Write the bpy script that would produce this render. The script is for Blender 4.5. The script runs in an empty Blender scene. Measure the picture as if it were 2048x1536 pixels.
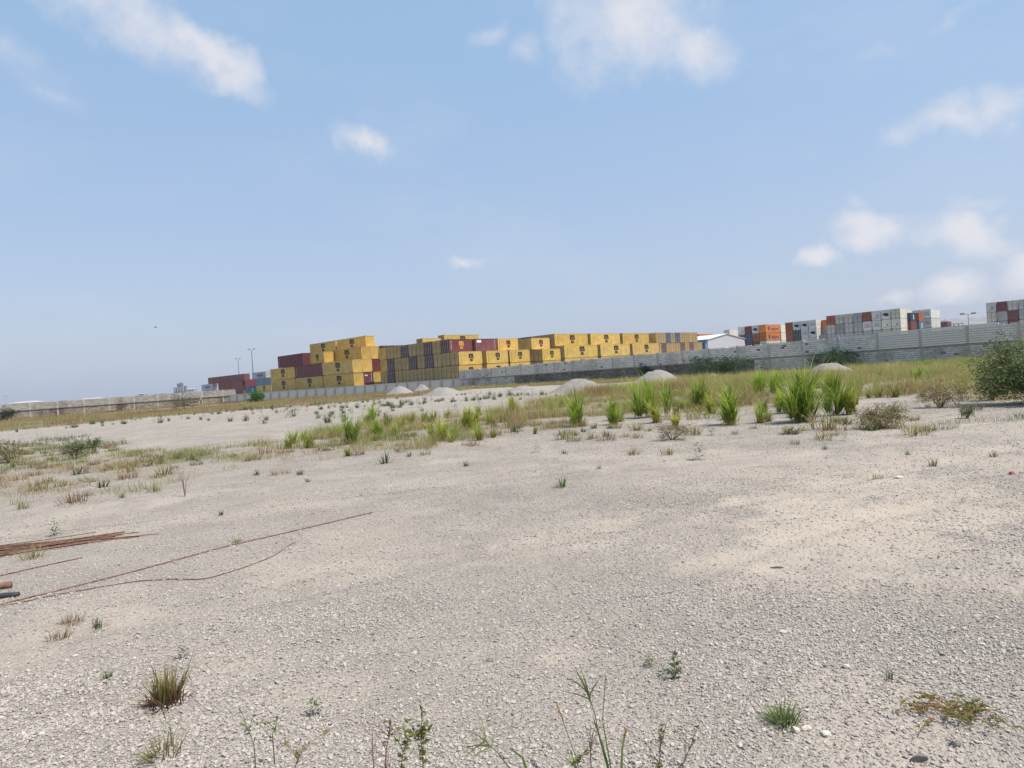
import bpy, math, random
import numpy as np
from mathutils import Matrix, Vector

# ------------------------------------------------------------------ camera, sky, sun
sc = bpy.context.scene
C = sc.collection
FPX, PITCH, ROLL, EYE = 1365.0, math.radians(0.731), math.radians(4.032), 1.65
_fw = np.array([0, math.cos(PITCH), -math.sin(PITCH)]); _r = np.array([1.0, 0, 0]); _u = np.cross(_r, _fw)
_c, _s = math.cos(ROLL), math.sin(ROLL)
RGT, UPV, FWD = _c * _r - _s * _u, _s * _r + _c * _u, _fw
cam = bpy.data.cameras.new('camera'); camo = bpy.data.objects.new('camera', cam); C.objects.link(camo)
cam.sensor_width = 36.0; cam.lens = 36.0 * FPX / 2048.0; cam.clip_start = 0.05; cam.clip_end = 20000
m = Matrix.Identity(4)
for i in range(3):
    m[i][0], m[i][1], m[i][2] = RGT[i], UPV[i], -FWD[i]
m[2][3] = EYE
camo.matrix_world = m
sc.camera = camo

SUN_AZ, SUN_EL = math.radians(112), math.radians(61)
sun = bpy.data.lights.new('sun', 'SUN'); suno = bpy.data.objects.new('sun', sun); C.objects.link(suno)
sun.energy = 4.6; sun.angle = math.radians(0.6); sun.color = (1.0, 0.945, 0.872)
sd = Vector((math.cos(SUN_EL) * math.sin(SUN_AZ), math.cos(SUN_EL) * math.cos(SUN_AZ), math.sin(SUN_EL)))
suno.rotation_euler = (-sd).to_track_quat('-Z', 'Y').to_euler(); suno.location = (0, 0, 60)
vs = sc.view_settings
vs.view_transform = 'Standard'; vs.look = 'None'; vs.gamma = 1.0; vs.exposure = 0.34; vs.use_curve_mapping = False

def ray(x, y): return FWD + RGT * (x - 1024) / FPX - UPV * (y - 768) / FPX

world = bpy.data.worlds.new('World'); sc.world = world; world.use_nodes = True
wt = world.node_tree; wn, wl = wt.nodes, wt.links
wn.clear()
def W(t, **k):
    n = wn.new(t)
    for a, b in k.items(): setattr(n, a, b)
    return n
def wmath(op, a, b=None, clamp=False):
    n = W('ShaderNodeMath', operation=op, use_clamp=clamp)
    for i, v in enumerate((a, b)):
        if v is None: continue
        if isinstance(v, (int, float)): n.inputs[i].default_value = v
        else: wl.new(v, n.inputs[i])
    return n.outputs[0]
sky = W('ShaderNodeTexSky', sky_type='NISHITA'); sky.sun_disc = False
sky.sun_elevation = SUN_EL; sky.sun_rotation = SUN_AZ; sky.altitude = 0; sky.air_density = 1.2; sky.dust_density = 2.2; sky.ozone_density = 1.6
tc = W('ShaderNodeTexCoord'); DIR = tc.outputs['Generated']
nz = W('ShaderNodeTexNoise'); nz.inputs['Scale'].default_value = 11; nz.inputs['Detail'].default_value = 7; nz.inputs['Roughness'].default_value = 0.58
wl.new(DIR, nz.inputs['Vector'])
vsub = W('ShaderNodeVectorMath', operation='SUBTRACT'); wl.new(nz.outputs['Color'], vsub.inputs[0]); vsub.inputs[1].default_value = (.5, .5, .5)
vsc = W('ShaderNodeVectorMath', operation='SCALE'); wl.new(vsub.outputs[0], vsc.inputs[0]); vsc.inputs['Scale'].default_value = 0.085
vad = W('ShaderNodeVectorMath', operation='ADD'); wl.new(DIR, vad.inputs[0]); wl.new(vsc.outputs[0], vad.inputs[1])
def dotn(v):
    n = W('ShaderNodeVectorMath', operation='DOT_PRODUCT'); wl.new(vad.outputs[0], n.inputs[0]); n.inputs[1].default_value = tuple(v); return n.outputs['Value']
# each cloud: centre as a viewing direction, angular half sizes, tilt, thickness
CLOUDS = [(215, -5, 250, 85, -24, .62), (410, 98, 165, 52, -33, .8), (90, 175, 190, 40, -30, .22), (735, 286, 80, 44, -24, .75), (1260, 35, 215, 135, -25, .72),
          (1190, 110, 110, 90, 40, .45), (1400, 90, 120, 70, -35, .65), (1050, 105, 90, 50, -10, .3), (975, 60, 55, 30, 0, .35), (1900, 240, 120, 46, 0, .62), (1985, 215, 62, 50, 0, .6),
          (1735, 455, 95, 42, -10, .85), (1635, 505, 50, 28, -5, .9), (1945, 480, 120, 45, -28, .85), (1915, 568, 70, 40, 0, .75), (2050, 545, 60, 40, 0, .7),
          (1785, 588, 60, 22, -5, .55), (935, 524, 62, 22, -8, .6), (1940, 425, 70, 36, 0, .4), (1715, 410, 40, 26, 0, .35), (1850, 55, 260, 36, 18, .25), (1000, 520, 70, 16, 0, .25),
          (2130, 380, 110, 60, 0, .35), (-60, 60, 220, 60, -20, .3), (1445, 592, 45, 20, 0, .2)]
acc = None
for (cx, cy, hw, hh, ang, st) in CLOUDS:
    d = ray(cx, cy); sz = 1.0 / (FPX * np.linalg.norm(d)); d = d / np.linalg.norm(d)
    up = np.array([0, 0, 1.0]); right = np.cross(d, up); right /= np.linalg.norm(right); upp = np.cross(right, d)
    a = math.radians(ang) + ROLL * 0
    ax1 = math.cos(a) * right + math.sin(a) * upp; ax2 = -math.sin(a) * right + math.cos(a) * upp
    sc1 = 1.0 / FPX * (1365 / FPX)
    p = wmath('MULTIPLY', dotn(ax1), 1 / (hw * sc1)); q = wmath('MULTIPLY', dotn(ax2), 1 / (hh * sc1))
    r2 = wmath('ADD', wmath('MULTIPLY', p, p), wmath('MULTIPLY', q, q))
    front = wmath('GREATER_THAN', dotn(d), 0.5)
    v = wmath('MULTIPLY', wmath('SUBTRACT', 1.0, wmath('SQRT', r2), True), wmath('MULTIPLY', front, st))
    acc = v if acc is None else wmath('MAXIMUM', acc, v)
# thin wisps everywhere
nz2 = W('ShaderNodeTexNoise'); nz2.inputs['Scale'].default_value = 3.2; nz2.inputs['Detail'].default_value = 7; nz2.inputs['Roughness'].default_value = .6
mp = W('ShaderNodeMapping'); mp.inputs['Scale'].default_value = (1, 1, 2.6); wl.new(DIR, mp.inputs['Vector']); wl.new(mp.outputs[0], nz2.inputs['Vector'])
wisp = wmath('MULTIPLY', wmath('SUBTRACT', nz2.outputs['Fac'], 0.5, True), 0.55)
nz3 = W('ShaderNodeTexNoise'); nz3.inputs['Scale'].default_value = 17; nz3.inputs['Detail'].default_value = 9; nz3.inputs['Roughness'].default_value = .62; wl.new(DIR, nz3.inputs['Vector'])
gate = W('ShaderNodeMapRange', interpolation_type='SMOOTHSTEP'); wl.new(acc, gate.inputs[0]); gate.inputs[1].default_value = 0.0; gate.inputs[2].default_value = 0.22
mask = wmath('ADD', wmath('MULTIPLY', acc, 1.15), wmath('MULTIPLY', wmath('SUBTRACT', nz3.outputs['Fac'], .5), .95))
mr = W('ShaderNodeMapRange', interpolation_type='SMOOTHSTEP'); wl.new(mask, mr.inputs[0]); mr.inputs[1].default_value = 0.02; mr.inputs[2].default_value = 0.92; mr.inputs[3].default_value = 0; mr.inputs[4].default_value = 0.95
mrg = wmath('MULTIPLY', mr.outputs[0], gate.outputs[0])
fac = wmath('MAXIMUM', mrg, wisp)
veil = W('ShaderNodeMix', data_type='RGBA')         # humid air: the whole sky paler than a dry one
veil.inputs['Factor'].default_value = 0.62; veil.inputs['B'].default_value = (4.05, 5.65, 8.15, 1)
wl.new(sky.outputs[0], veil.inputs['A'])
sepd = W('ShaderNodeSeparateXYZ'); wl.new(DIR, sepd.inputs[0])      # the veil whitens evenly all round towards the horizon
hzn = W('ShaderNodeMapRange', interpolation_type='SMOOTHSTEP'); wl.new(sepd.outputs['Z'], hzn.inputs[0]); hzn.inputs[1].default_value = .46; hzn.inputs[2].default_value = 0.0
vcol = W('ShaderNodeMix', data_type='RGBA'); wl.new(hzn.outputs[0], vcol.inputs['Factor']); vcol.inputs['A'].default_value = (3.75, 5.65, 8.3, 1); vcol.inputs['B'].default_value = (5.15, 5.95, 7.9, 1)
wl.new(vcol.outputs['Result'], veil.inputs['B'])
mixc = W('ShaderNodeMix', data_type='RGBA'); wl.new(fac, mixc.inputs['Factor']); wl.new(veil.outputs['Result'], mixc.inputs['A']); mixc.inputs['B'].default_value = (6.7, 6.75, 7.2, 1)
bg = W('ShaderNodeBackground'); bg.inputs['Strength'].default_value = 0.092
wl.new(mixc.outputs['Result'], bg.inputs['Color'])
world.cycles.sampling_method = 'MANUAL'; world.cycles.sample_map_resolution = 512
wo = W('ShaderNodeOutputWorld'); wl.new(bg.outputs[0], wo.inputs['Surface'])

# ------------------------------------------------------------------ helpers
rng = np.random.default_rng(11); random.seed(11)
def ground_px(x, y, z=0.0):
    d = ray(x, y); t = (z - EYE) / d[2]; return np.array([d[0] * t, d[1] * t])
def at_depth(x, y, Y):
    d = ray(x, y); return np.array([d[0], d[1], d[2]]) * (Y / d[1]) + np.array([0, 0, EYE])
def _hash(ix, iy, s):
    n = (ix.astype(np.int64) * 374761393 + iy.astype(np.int64) * 668265263 + s * 974711) & 0x7fffffff
    n = ((n ^ (n >> 13)) * 1274126177) & 0x7fffffff
    return ((n ^ (n >> 16)) & 0xffff) / 65535.0
def vnoise(x, y, s=0):
    x = np.asarray(x, float); y = np.asarray(y, float)
    ix, iy = np.floor(x), np.floor(y); fx, fy = x - ix, y - iy
    fx = fx * fx * (3 - 2 * fx); fy = fy * fy * (3 - 2 * fy)
    a, b, c_, d = _hash(ix, iy, s), _hash(ix + 1, iy, s), _hash(ix, iy + 1, s), _hash(ix + 1, iy + 1, s)
    return a + (b - a) * fx + (c_ - a) * fy + (a - b - c_ + d) * fx * fy
def fbm(x, y, s=0, o=4):
    t = 0; a = .5; n = 0
    for i in range(o):
        t = t + a * vnoise(np.asarray(x) * 2 ** i + 17.3 * i, np.asarray(y) * 2 ** i - 9.1 * i, s + i); n += a; a *= .5
    return t / n
def sstep(a, b, x):
    t = np.clip((np.asarray(x, float) - a) / (b - a), 0, 1); return t * t * (3 - 2 * t)
def height(x, y):
    x = np.asarray(x, float); y = np.asarray(y, float); r = np.hypot(x, y)
    h = (fbm(x / 2.6, y / 2.6, 3, 3) - .5) * 0.055 + (fbm(x / 11, y / 11, 5, 3) - .5) * 0.14 * sstep(4, 14, r) + (fbm(x / 40, y / 40, 8, 2) - .5) * 0.3 * sstep(15, 50, r)
    for (ox, oy, az_, w_) in ((-1.6, 4.2, 1.13, .16), (-1.6, 5.9, 1.13, .16), (-6, 9.5, 1.3, .22), (-6, 11.4, 1.3, .22)):
        q = (x - ox) * math.cos(az_) - (y - oy) * math.sin(az_) + (fbm(x / 4, y / 4, 44, 2) - .5) * .9; h = h - .022 * np.exp(-(q / w_) ** 2) + .012 * np.exp(-((np.abs(q) - w_ * 1.7) / (w_ * .7)) ** 2)
    return h * (1 - sstep(95, 140, r))
def hz(x, y): return float(height(np.array([x]), np.array([y]))[0])

def tag(o, label, cat, group=None, kind=None):
    if label: o['label'] = label
    if cat: o['category'] = cat
    if group: o['group'] = group
    if kind: o['kind'] = kind
    return o
def obj(name, me, parent=None, mat=None, color=None, loc=None):
    o = bpy.data.objects.new(name, me); C.objects.link(o)
    if parent is not None: o.parent = parent
    if mat is not None and me is not None and not me.materials: me.materials.append(mat)
    if color is not None: o.color = (*color, 1)
    if loc is not None: o.location = loc
    return o
def empty(name, loc=(0, 0, 0), rz=0):
    o = bpy.data.objects.new(name, None); C.objects.link(o); o.location = loc; o.rotation_euler = (0, 0, rz); o.empty_display_size = .3
    return o
def mesh(name, V, F, col=None, smooth=False):
    me = bpy.data.meshes.new(name); me.from_pydata(V if isinstance(V, list) else np.asarray(V, np.float32), [], F)
    if col is not None:
        a = me.color_attributes.new('col', 'FLOAT_COLOR', 'POINT')
        c4 = np.ones((len(V), 4), np.float32); c4[:, :3] = col; a.data.foreach_set('color', c4.ravel())
    if smooth: me.polygons.foreach_set('use_smooth', np.ones(len(me.polygons), bool))
    me.update(); return me
class MB:
    def __init__(s): s.v = []; s.f = []
    def box(s, x0, y0, z0, x1, y1, z1):
        n = len(s.v)
        s.v += [(x0, y0, z0), (x1, y0, z0), (x1, y1, z0), (x0, y1, z0), (x0, y0, z1), (x1, y0, z1), (x1, y1, z1), (x0, y1, z1)]
        s.f += [tuple(n + i for i in q) for q in ((0, 3, 2, 1), (4, 5, 6, 7), (0, 1, 5, 4), (1, 2, 6, 5), (2, 3, 7, 6), (3, 0, 4, 7))]; return s
    def poly(s, pts):
        n = len(s.v); s.v += [tuple(p) for p in pts]; s.f.append(tuple(range(n, n + len(pts)))); return s
    def tube(s, pts, rad, k=6):
        pts = [Vector(p) for p in pts]; n0 = len(s.v); rad = rad if isinstance(rad, (list, tuple)) else [rad] * len(pts)
        for i, p in enumerate(pts):
            t = (pts[min(i + 1, len(pts) - 1)] - pts[max(i - 1, 0)]).normalized()
            a = t.cross(Vector((0, 0, 1)) if abs(t.z) < .9 else Vector((1, 0, 0))).normalized(); b = t.cross(a)
            for j in range(k):
                th = 2 * math.pi * j / k; s.v.append(tuple(p + (a * math.cos(th) + b * math.sin(th)) * rad[i]))
        for i in range(len(pts) - 1):
            for j in range(k):
                s.f.append((n0 + i * k + j, n0 + i * k + (j + 1) % k, n0 + (i + 1) * k + (j + 1) % k, n0 + (i + 1) * k + j))
        s.f.append(tuple(n0 + j for j in range(k))[::-1]); s.f.append(tuple(n0 + (len(pts) - 1) * k + j for j in range(k))); return s
    def cyl(s, x, y, z0, z1, r, k=16): return s.tube([(x, y, z0), (x, y, z1)], r, k)
    def me(s, name, smooth=False): return mesh(name, s.v, s.f, smooth=smooth)

# ------------------------------------------------------------------ materials
def nodemat(name, rough=.8, spec=.3):
    mt = bpy.data.materials.new(name); mt.use_nodes = True; nt = mt.node_tree; p = nt.nodes['Principled BSDF']
    p.inputs['Roughness'].default_value = rough; p.inputs['Specular IOR Level'].default_value = spec
    return mt, nt, p
def N(nt, t, **k):
    n = nt.nodes.new(t)
    for a, b in k.items():
        if a.startswith('i_'): n.inputs[a[2:].replace('_', ' ')].default_value = b
        else: setattr(n, a, b)
    return n
def ramp(nt, src, stops):
    r = N(nt, 'ShaderNodeValToRGB'); nt.links.new(src, r.inputs[0]); e = r.color_ramp.elements
    while len(e) < len(stops): e.new(.5)
    for i, (p, c_) in enumerate(stops): e[i].position = p; e[i].color = (*c_, 1) if len(c_) == 3 else c_
    return r.outputs[0]
def mixc_(nt, f, a, b, mode='MIX'):
    n = N(nt, 'ShaderNodeMix', data_type='RGBA', blend_type=mode)
    for s, v in (('Factor', f), ('A', a), ('B', b)):
        if isinstance(v, (int, float)): n.inputs[s].default_value = v
        elif isinstance(v, tuple): n.inputs[s].default_value = (*v, 1)
        else: nt.links.new(v, n.inputs[s])
    return n.outputs['Result']
def noise(nt, scale, detail=4, coord='Object', rough=.55, mapscale=None):
    t = N(nt, 'ShaderNodeTexCoord'); n = N(nt, 'ShaderNodeTexNoise'); n.inputs['Scale'].default_value = scale; n.inputs['Detail'].default_value = detail; n.inputs['Roughness'].default_value = rough
    v = t.outputs[coord]
    if mapscale: mpn = N(nt, 'ShaderNodeMapping'); mpn.inputs['Scale'].default_value = mapscale; nt.links.new(v, mpn.inputs['Vector']); v = mpn.outputs[0]
    nt.links.new(v, n.inputs['Vector']); return n.outputs['Fac']
def bump(nt, p, h, strength=.5, dist=.02):
    b = N(nt, 'ShaderNodeBump'); b.inputs['Strength'].default_value = strength; b.inputs['Distance'].default_value = dist; nt.links.new(h, b.inputs['Height']); nt.links.new(b.outputs[0], p.inputs['Normal'])

def plain(name, c1, c2=None, scale=4, rough=.8, spec=.3, metallic=0):
    mt, nt, p = nodemat(name, rough, spec); p.inputs['Metallic'].default_value = metallic
    c2 = c2 or tuple(v * .8 for v in c1)
    nt.links.new(ramp(nt, noise(nt, scale, 5), [(.3, c2), (.7, c1)]), p.inputs['Base Color']); return mt

# ground: crushed grey stone with tan silt
M_GROUND, nt, p = nodemat('gravel ground', .95, .15)
at = N(nt, 'ShaderNodeAttribute', attribute_name='sand'); litter = N(nt, 'ShaderNodeAttribute', attribute_name='litter')
tcg = N(nt, 'ShaderNodeTexCoord')
vo = N(nt, 'ShaderNodeTexVoronoi'); vo.inputs['Scale'].default_value = 26; nt.links.new(tcg.outputs['Object'], vo.inputs['Vector'])
vo2 = N(nt, 'ShaderNodeTexVoronoi'); vo2.inputs['Scale'].default_value = 70; nt.links.new(tcg.outputs['Object'], vo2.inputs['Vector'])
sepc = N(nt, 'ShaderNodeSeparateColor'); nt.links.new(vo.outputs['Color'], sepc.inputs[0])
gcol = ramp(nt, sepc.outputs[0], [(0, (.21, .186, .163)), (.45, (.325, .29, .255)), (1, (.41, .375, .337))])
gcol = mixc_(nt, .55, gcol, ramp(nt, noise(nt, 60, 6, rough=.7), [(.3, (.23, .209, .186)), (.7, (.385, .343, .302))]))
gcol = mixc_(nt, noise(nt, .35, 4), gcol, (.35, .312, .274))
scol = ramp(nt, noise(nt, 5, 7, rough=.65), [(.3, (.36, .30, .24)), (.7, (.435, .37, .30))])
gcol = mixc_(nt, 1.0, gcol, ramp(nt, noise(nt, .9, 7, rough=.68), [(.32, (.80, .785, .755)), (.68, (1.10, 1.085, 1.05))]), 'MULTIPLY')
base = mixc_(nt, at.outputs['Fac'], gcol, scol)
lcol = ramp(nt, noise(nt, 9, 6), [(.35, (.17, .125, .065)), (.65, (.30, .235, .135))])
base = mixc_(nt, litter.outputs['Fac'], base, lcol)
nt.links.new(base, p.inputs['Base Color'])
hsum = N(nt, 'ShaderNodeMath', operation='MULTIPLY_ADD'); nt.links.new(vo2.outputs['Distance'], hsum.inputs[0]); hsum.inputs[1].default_value = .5; nt.links.new(vo.outputs['Distance'], hsum.inputs[2])
hs2 = N(nt, 'ShaderNodeMath', operation='MULTIPLY_ADD'); nt.links.new(noise(nt, 120, 3), hs2.inputs[0]); hs2.inputs[1].default_value = -.35; nt.links.new(hsum.outputs[0], hs2.inputs[2])
bmp = N(nt, 'ShaderNodeBump', invert=True); bmp.inputs['Distance'].default_value = .022; nt.links.new(hs2.outputs[0], bmp.inputs['Height'])
bst = N(nt, 'ShaderNodeMath', operation='MULTIPLY_ADD'); nt.links.new(at.outputs['Fac'], bst.inputs[0]); bst.inputs[1].default_value = -.6; bst.inputs[2].default_value = .95; nt.links.new(bst.outputs[0], bmp.inputs['Strength'])
nt.links.new(bmp.outputs[0], p.inputs['Normal'])

M_STONE, nt, p = nodemat('crushed stone', .92, .2)
oi = N(nt, 'ShaderNodeObjectInfo')
sc_ = ramp(nt, oi.outputs['Random'], [(0, (.17, .15, .13)), (.10, (.295, .262, .23)), (.6, (.39, .347, .305)), (.95, (.445, .40, .355)), (1, (.52, .475, .425))])
nt.links.new(mixc_(nt, .25, sc_, ramp(nt, noise(nt, 40, 4), [(.3, (.31, .278, .244)), (.7, (.44, .40, .355))])), p.inputs['Base Color'])

M_PILE, nt, p = nodemat('piled gravel', .95, .15)
nt.links.new(mixc_(nt, .5, ramp(nt, noise(nt, 14, 6, rough=.7), [(.3, (.215, .195, .178)), (.7, (.35, .32, .293))]), ramp(nt, noise(nt, .9, 3), [(.35, (.25, .23, .21)), (.65, (.34, .312, .285))])), p.inputs['Base Color'])
bump(nt, p, noise(nt, 7, 8, rough=.75), 1.0, .12)

M_GRASS, nt, p = nodemat('grass blades', .55, .3)
ca = N(nt, 'ShaderNodeAttribute', attribute_name='col'); oi = N(nt, 'ShaderNodeObjectInfo')
hsv = N(nt, 'ShaderNodeHueSaturation'); nt.links.new(ca.outputs['Color'], hsv.inputs['Color'])
mrv = N(nt, 'ShaderNodeMapRange'); nt.links.new(oi.outputs['Random'], mrv.inputs[0]); mrv.inputs[3].default_value = .82; mrv.inputs[4].default_value = 1.18; nt.links.new(mrv.outputs[0], hsv.inputs['Value'])
nt.links.new(hsv.outputs[0], p.inputs['Base Color'])
tr = N(nt, 'ShaderNodeBsdfTranslucent'); nt.links.new(hsv.outputs[0], tr.inputs['Color'])
ms = N(nt, 'ShaderNodeMixShader'); ms.inputs[0].default_value = .45; nt.links.new(p.outputs[0], ms.inputs[1]); nt.links.new(tr.outputs[0], ms.inputs[2])
nt.links.new(ms.outputs[0], nt.nodes['Material Output'].inputs['Surface'])

M_PAINT, nt, p = nodemat('container paint', .55, .35)
oi = N(nt, 'ShaderNodeObjectInfo')
d1 = ramp(nt, noise(nt, .9, 6, rough=.65), [(.25, (.62, .60, .57)), (.62, (1.04, 1.03, 1.0))])
c_ = mixc_(nt, 1.0, oi.outputs['Color'], d1, 'MULTIPLY')
st_ = ramp(nt, noise(nt, 2.2, 5, mapscale=(1.6, 1.6, .22)), [(.55, (0, 0, 0)), (.75, (1, 1, 1))])
sv = N(nt, 'ShaderNodeMath', operation='MULTIPLY'); nt.links.new(st_, sv.inputs[0]); sv.inputs[1].default_value = .34
c_ = mixc_(nt, sv.outputs[0], c_, (.19, .11, .06)); nt.links.new(c_, p.inputs['Base Color'])
M_STEEL = plain('galvanised steel', (.50, .49, .48), (.33, .32, .31), 6, .5, .5)
M_CAST = plain('dark steel', (.07, .065, .06), (.04, .035, .03), 8, .7)
M_BLACK = plain('black print', (.018, .016, .02), (.014, .013, .014), 3, .6)
M_WHITEP = plain('white print', (.75, .75, .74), (.62, .61, .6), 3, .6)
M_ORANGEP = plain('amber print', (.62, .36, .07), (.5, .27, .06), 3, .6)
M_BLUEP = plain('blue print', (.03, .05, .16), (.025, .04, .12), 3, .6)
M_SKYP = plain('pale blue print', (.28, .48, .66), (.22, .4, .58), 3, .6)
M_REDP = plain('faded pink paint', (.42, .15, .13), (.3, .1, .09), 3, .6)
M_CONC = plain('concrete', (.45, .43, .395), (.32, .305, .28), 1.3, .9, .2)
M_RUST = plain('rusted steel', (.24, .135, .09), (.10, .052, .035), 14, .85)
M_DARKBAR = plain('weathered dark bar', (.045, .045, .055), (.03, .03, .035), 20, .7)
M_YARD = plain('yard paving', (.28, .27, .255), (.2, .19, .18), .4, .95)
M_ROOF = plain('white roof sheet', (.72, .71, .69), (.6, .59, .57), .4, .5)
M_SHEDWALL = plain('pale grey sheet wall', (.46, .46, .465), (.42, .42, .425), .6, .6)
M_BLUEM = plain('blue sheet metal', (.06, .19, .30), (.05, .15, .25), .8, .5)
M_FARWALL = plain('far building wall', (.36, .35, .36), (.29, .28, .29), .1, .9)
M_FARROOF = plain('far roof sheet', (.45, .41, .39), (.36, .33, .31), .1, .8)
M_GREYROOF = plain('weathered grey roof', (.24, .24, .25), (.17, .17, .18), .2, .7)
M_SILO = plain('silo concrete', (.17, .185, .22), (.13, .145, .18), .1, .9)
M_LAMP = plain('lamp housing', (.2, .2, .21), (.14, .14, .15), 3, .6)
M_TWIG = plain('bark', (.24, .18, .12), (.15, .11, .075), 20, .9)
M_WROCK = plain('pale stone', (.58, .54, .46), (.44, .40, .33), 25, .9)
M_GROCK = plain('grey stone', (.22, .20, .18), (.12, .11, .10), 25, .9)
M_RAG = plain('pink red plastic', (.36, .06, .10), (.2, .03, .055), 40, .55)

def blockmat(name, c1, c2, stain, amt):
    mt, nt, p = nodemat(name, .95, .15); oi = N(nt, 'ShaderNodeObjectInfo')
    b = ramp(nt, noise(nt, 2.2, 8, rough=.75), [(.36, c2), (.64, c1)])
    s = ramp(nt, noise(nt, .42, 5, mapscale=(1, 1, .6)), [(.48, (0, 0, 0)), (.62, (1, 1, 1))])
    k = N(nt, 'ShaderNodeMath', operation='MULTIPLY'); nt.links.new(s, k.inputs[0]); k.inputs[1].default_value = amt
    b = mixc_(nt, k.outputs[0], b, stain)
    br = N(nt, 'ShaderNodeBrightContrast'); nt.links.new(b, br.inputs['Color'])
    mv = N(nt, 'ShaderNodeMapRange'); ge = N(nt, 'ShaderNodeNewGeometry'); nt.links.new(ge.outputs['Random Per Island'], mv.inputs[0]); mv.inputs[3].default_value = -.07; mv.inputs[4].default_value = .055; nt.links.new(mv.outputs[0], br.inputs['Bright'])
    nt.links.new(br.outputs[0], p.inputs['Base Color']); bump(nt, p, noise(nt, 22, 5), .4, .02); return mt
M_BLOCKU = blockmat('new concrete block', (.74, .715, .66), (.57, .55, .50), (.40, .385, .345), .55)
M_BLOCKL = blockmat('old concrete block', (.68, .655, .61), (.47, .45, .41), (.27, .255, .23), .8)
M_BLOCKD = blockmat('dark weathered block', (.255, .24, .215), (.17, .16, .145), (.11, .103, .09), .6)
M_BLOCKB = blockmat('stained tan block', (.44, .39, .33), (.32, .275, .23), (.19, .145, .11), .9)
M_BLOCKW = blockmat('sun-bleached tan block', (.40, .375, .335), (.31, .288, .25), (.22, .195, .16), .6)
M_BLOCKV = blockmat('brown stained block', (.34, .295, .245), (.245, .205, .165), (.13, .098, .075), .9)
M_MORTAR = plain('mortar', (.22, .21, .19), (.15, .145, .13), 3, .95)
M_PANEL = blockmat('cast concrete panel', (.68, .66, .62), (.55, .535, .50), (.30, .29, .27), .6)

# ------------------------------------------------------------------ ground sheet
AZ = math.radians(43.8)
DV = np.array([math.sin(AZ), math.cos(AZ)]); DU = np.array([math.sin(AZ - math.pi / 2), math.cos(AZ - math.pi / 2)])
W1A, W1B = np.array([-8.8, 117.0]), np.array([62.0, 32.5])        # right block wall (base line)
W2A, W2B = np.array([-59.5, 143.5]), np.array([-8.9, 117.3])      # precast panel wall
W3A, W3B = np.array([-119.0, 100.0]), np.array([-59.3, 146.5])    # left block wall
SAND = []   # world ellipses of tan silt: centre, radii, turn
for (px, py, rx, ry, tn, k) in [(1680, 1050, 1.6, .9, 10, 1.), (1820, 985, 1.5, 1.0, 0, .9), (1560, 1110, 1.2, .35, 12, .9), (1760, 1105, 1.1, .3, 5, .8), (1420, 1040, 1.2, .5, 10, .55), (1200, 1070, 1.4, .35, 14, .6),
                            (1090, 1098, .7, .3, 10, .75), (600, 1150, .55, .22, 12, .9), (700, 1105, 1.2, .25, 12, .5), (230, 1235, .5, .16, 15, .9), (60, 1285, .45, .16, 15, .7), (1110, 1315, .22, .1, 0, .8), (330, 1000, 1.3, .3, 15, .9), (560, 1020, 1.6, .3, 12, .6),
                            (100, 1050, 1.2, .5, 10, .6), (1750, 1500, .4, .15, 0, .5), (1690, 1385, .3, .12, 20, .6), (640, 1390, .4, .15, 10, .5), (880, 1430, .3, .1, 10, .4), (1900, 1160, .9, .3, 0, .5), (1500, 960, 2.0, .8, 8, .5), (900, 960, 2.4, .5, 10, .35), (1800, 925, 2.5, .9, 0, .7), (1960, 860, 3, 1.2, 0, .6),
                            (100, 860, 9, 5, 10, .1), (420, 1330, .5, .2, 10, .4), (150, 1340, .5, .25, 10, .5)]:
    c_ = ground_px(px, py); SAND.append((c_[0], c_[1], rx, ry * 2.0, math.radians(tn), k * (.8 if px > 1380 and py > 900 else .62)))
def sand_at(x, y):
    s = np.zeros_like(x); wob = fbm(x / .8, y / .8, 21, 4) - .5; wob2 = fbm(x / .25, y / .25, 27, 3) - .5
    for cx, cy, rx, ry, tn, k in SAND:
        dx, dy = x - cx, y - cy; a = (dx * math.cos(tn) + dy * math.sin(tn)) / rx; b = (-dx * math.sin(tn) + dy * math.cos(tn)) / ry
        s = np.maximum(s, k * sstep(1.25, .35, np.hypot(a, b) + wob * 1.9 + wob2 * 1.1) * (.62 + .5 * fbm(x / .35, y / .12, 29, 3)))
    g = sstep(.56, .72, fbm(x / 1.7, y / 1.7, 41, 5)) * .28
    return np.clip(np.maximum(s, g), 0, 1)
def dist_line(x, y, A, B):
    d = B - A; L = np.hypot(*d); d = d / L; t = np.clip((x - A[0]) * d[0] + (y - A[1]) * d[1], 0, L)
    return np.hypot(x - A[0] - d[0] * t, y - A[1] - d[1] * t)
def inside(poly, x, y):
    r = np.zeros(x.shape, bool); n = len(poly)
    for i in range(n):
        x1, y1 = poly[i]; x2, y2 = poly[(i + 1) % n]
        c_ = ((y1 > y) != (y2 > y)); xi = (x2 - x1) * (y - y1) / np.where(y2 == y1, 1e-9, y2 - y1) + x1
        r ^= c_ & (x < xi)
    return r
def poly_px(pts): return [tuple(ground_px(*q)) for q in pts]
Z_MID = poly_px([(1120, 800), (1240, 782), (1420, 768), (1620, 752), (1800, 742), (1960, 738), (2060, 760), (1960, 795), (1830, 795), (1730, 800), (1640, 812), (1500, 818), (1380, 838), (1250, 842), (1120, 842), (1020, 838), (1040, 812)])
Z_SPARSE = poly_px([(560, 880), (700, 850), (850, 832), (1040, 820), (1130, 840), (1080, 870), (960, 890), (820, 895), (760, 910), (640, 935), (520, 930), (480, 905)])
Z_LEFT = poly_px([(-60, 900), (170, 890), (330, 902), (500, 888), (600, 890), (560, 925), (420, 952), (230, 985), (90, 1012), (-60, 1025)])
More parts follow.
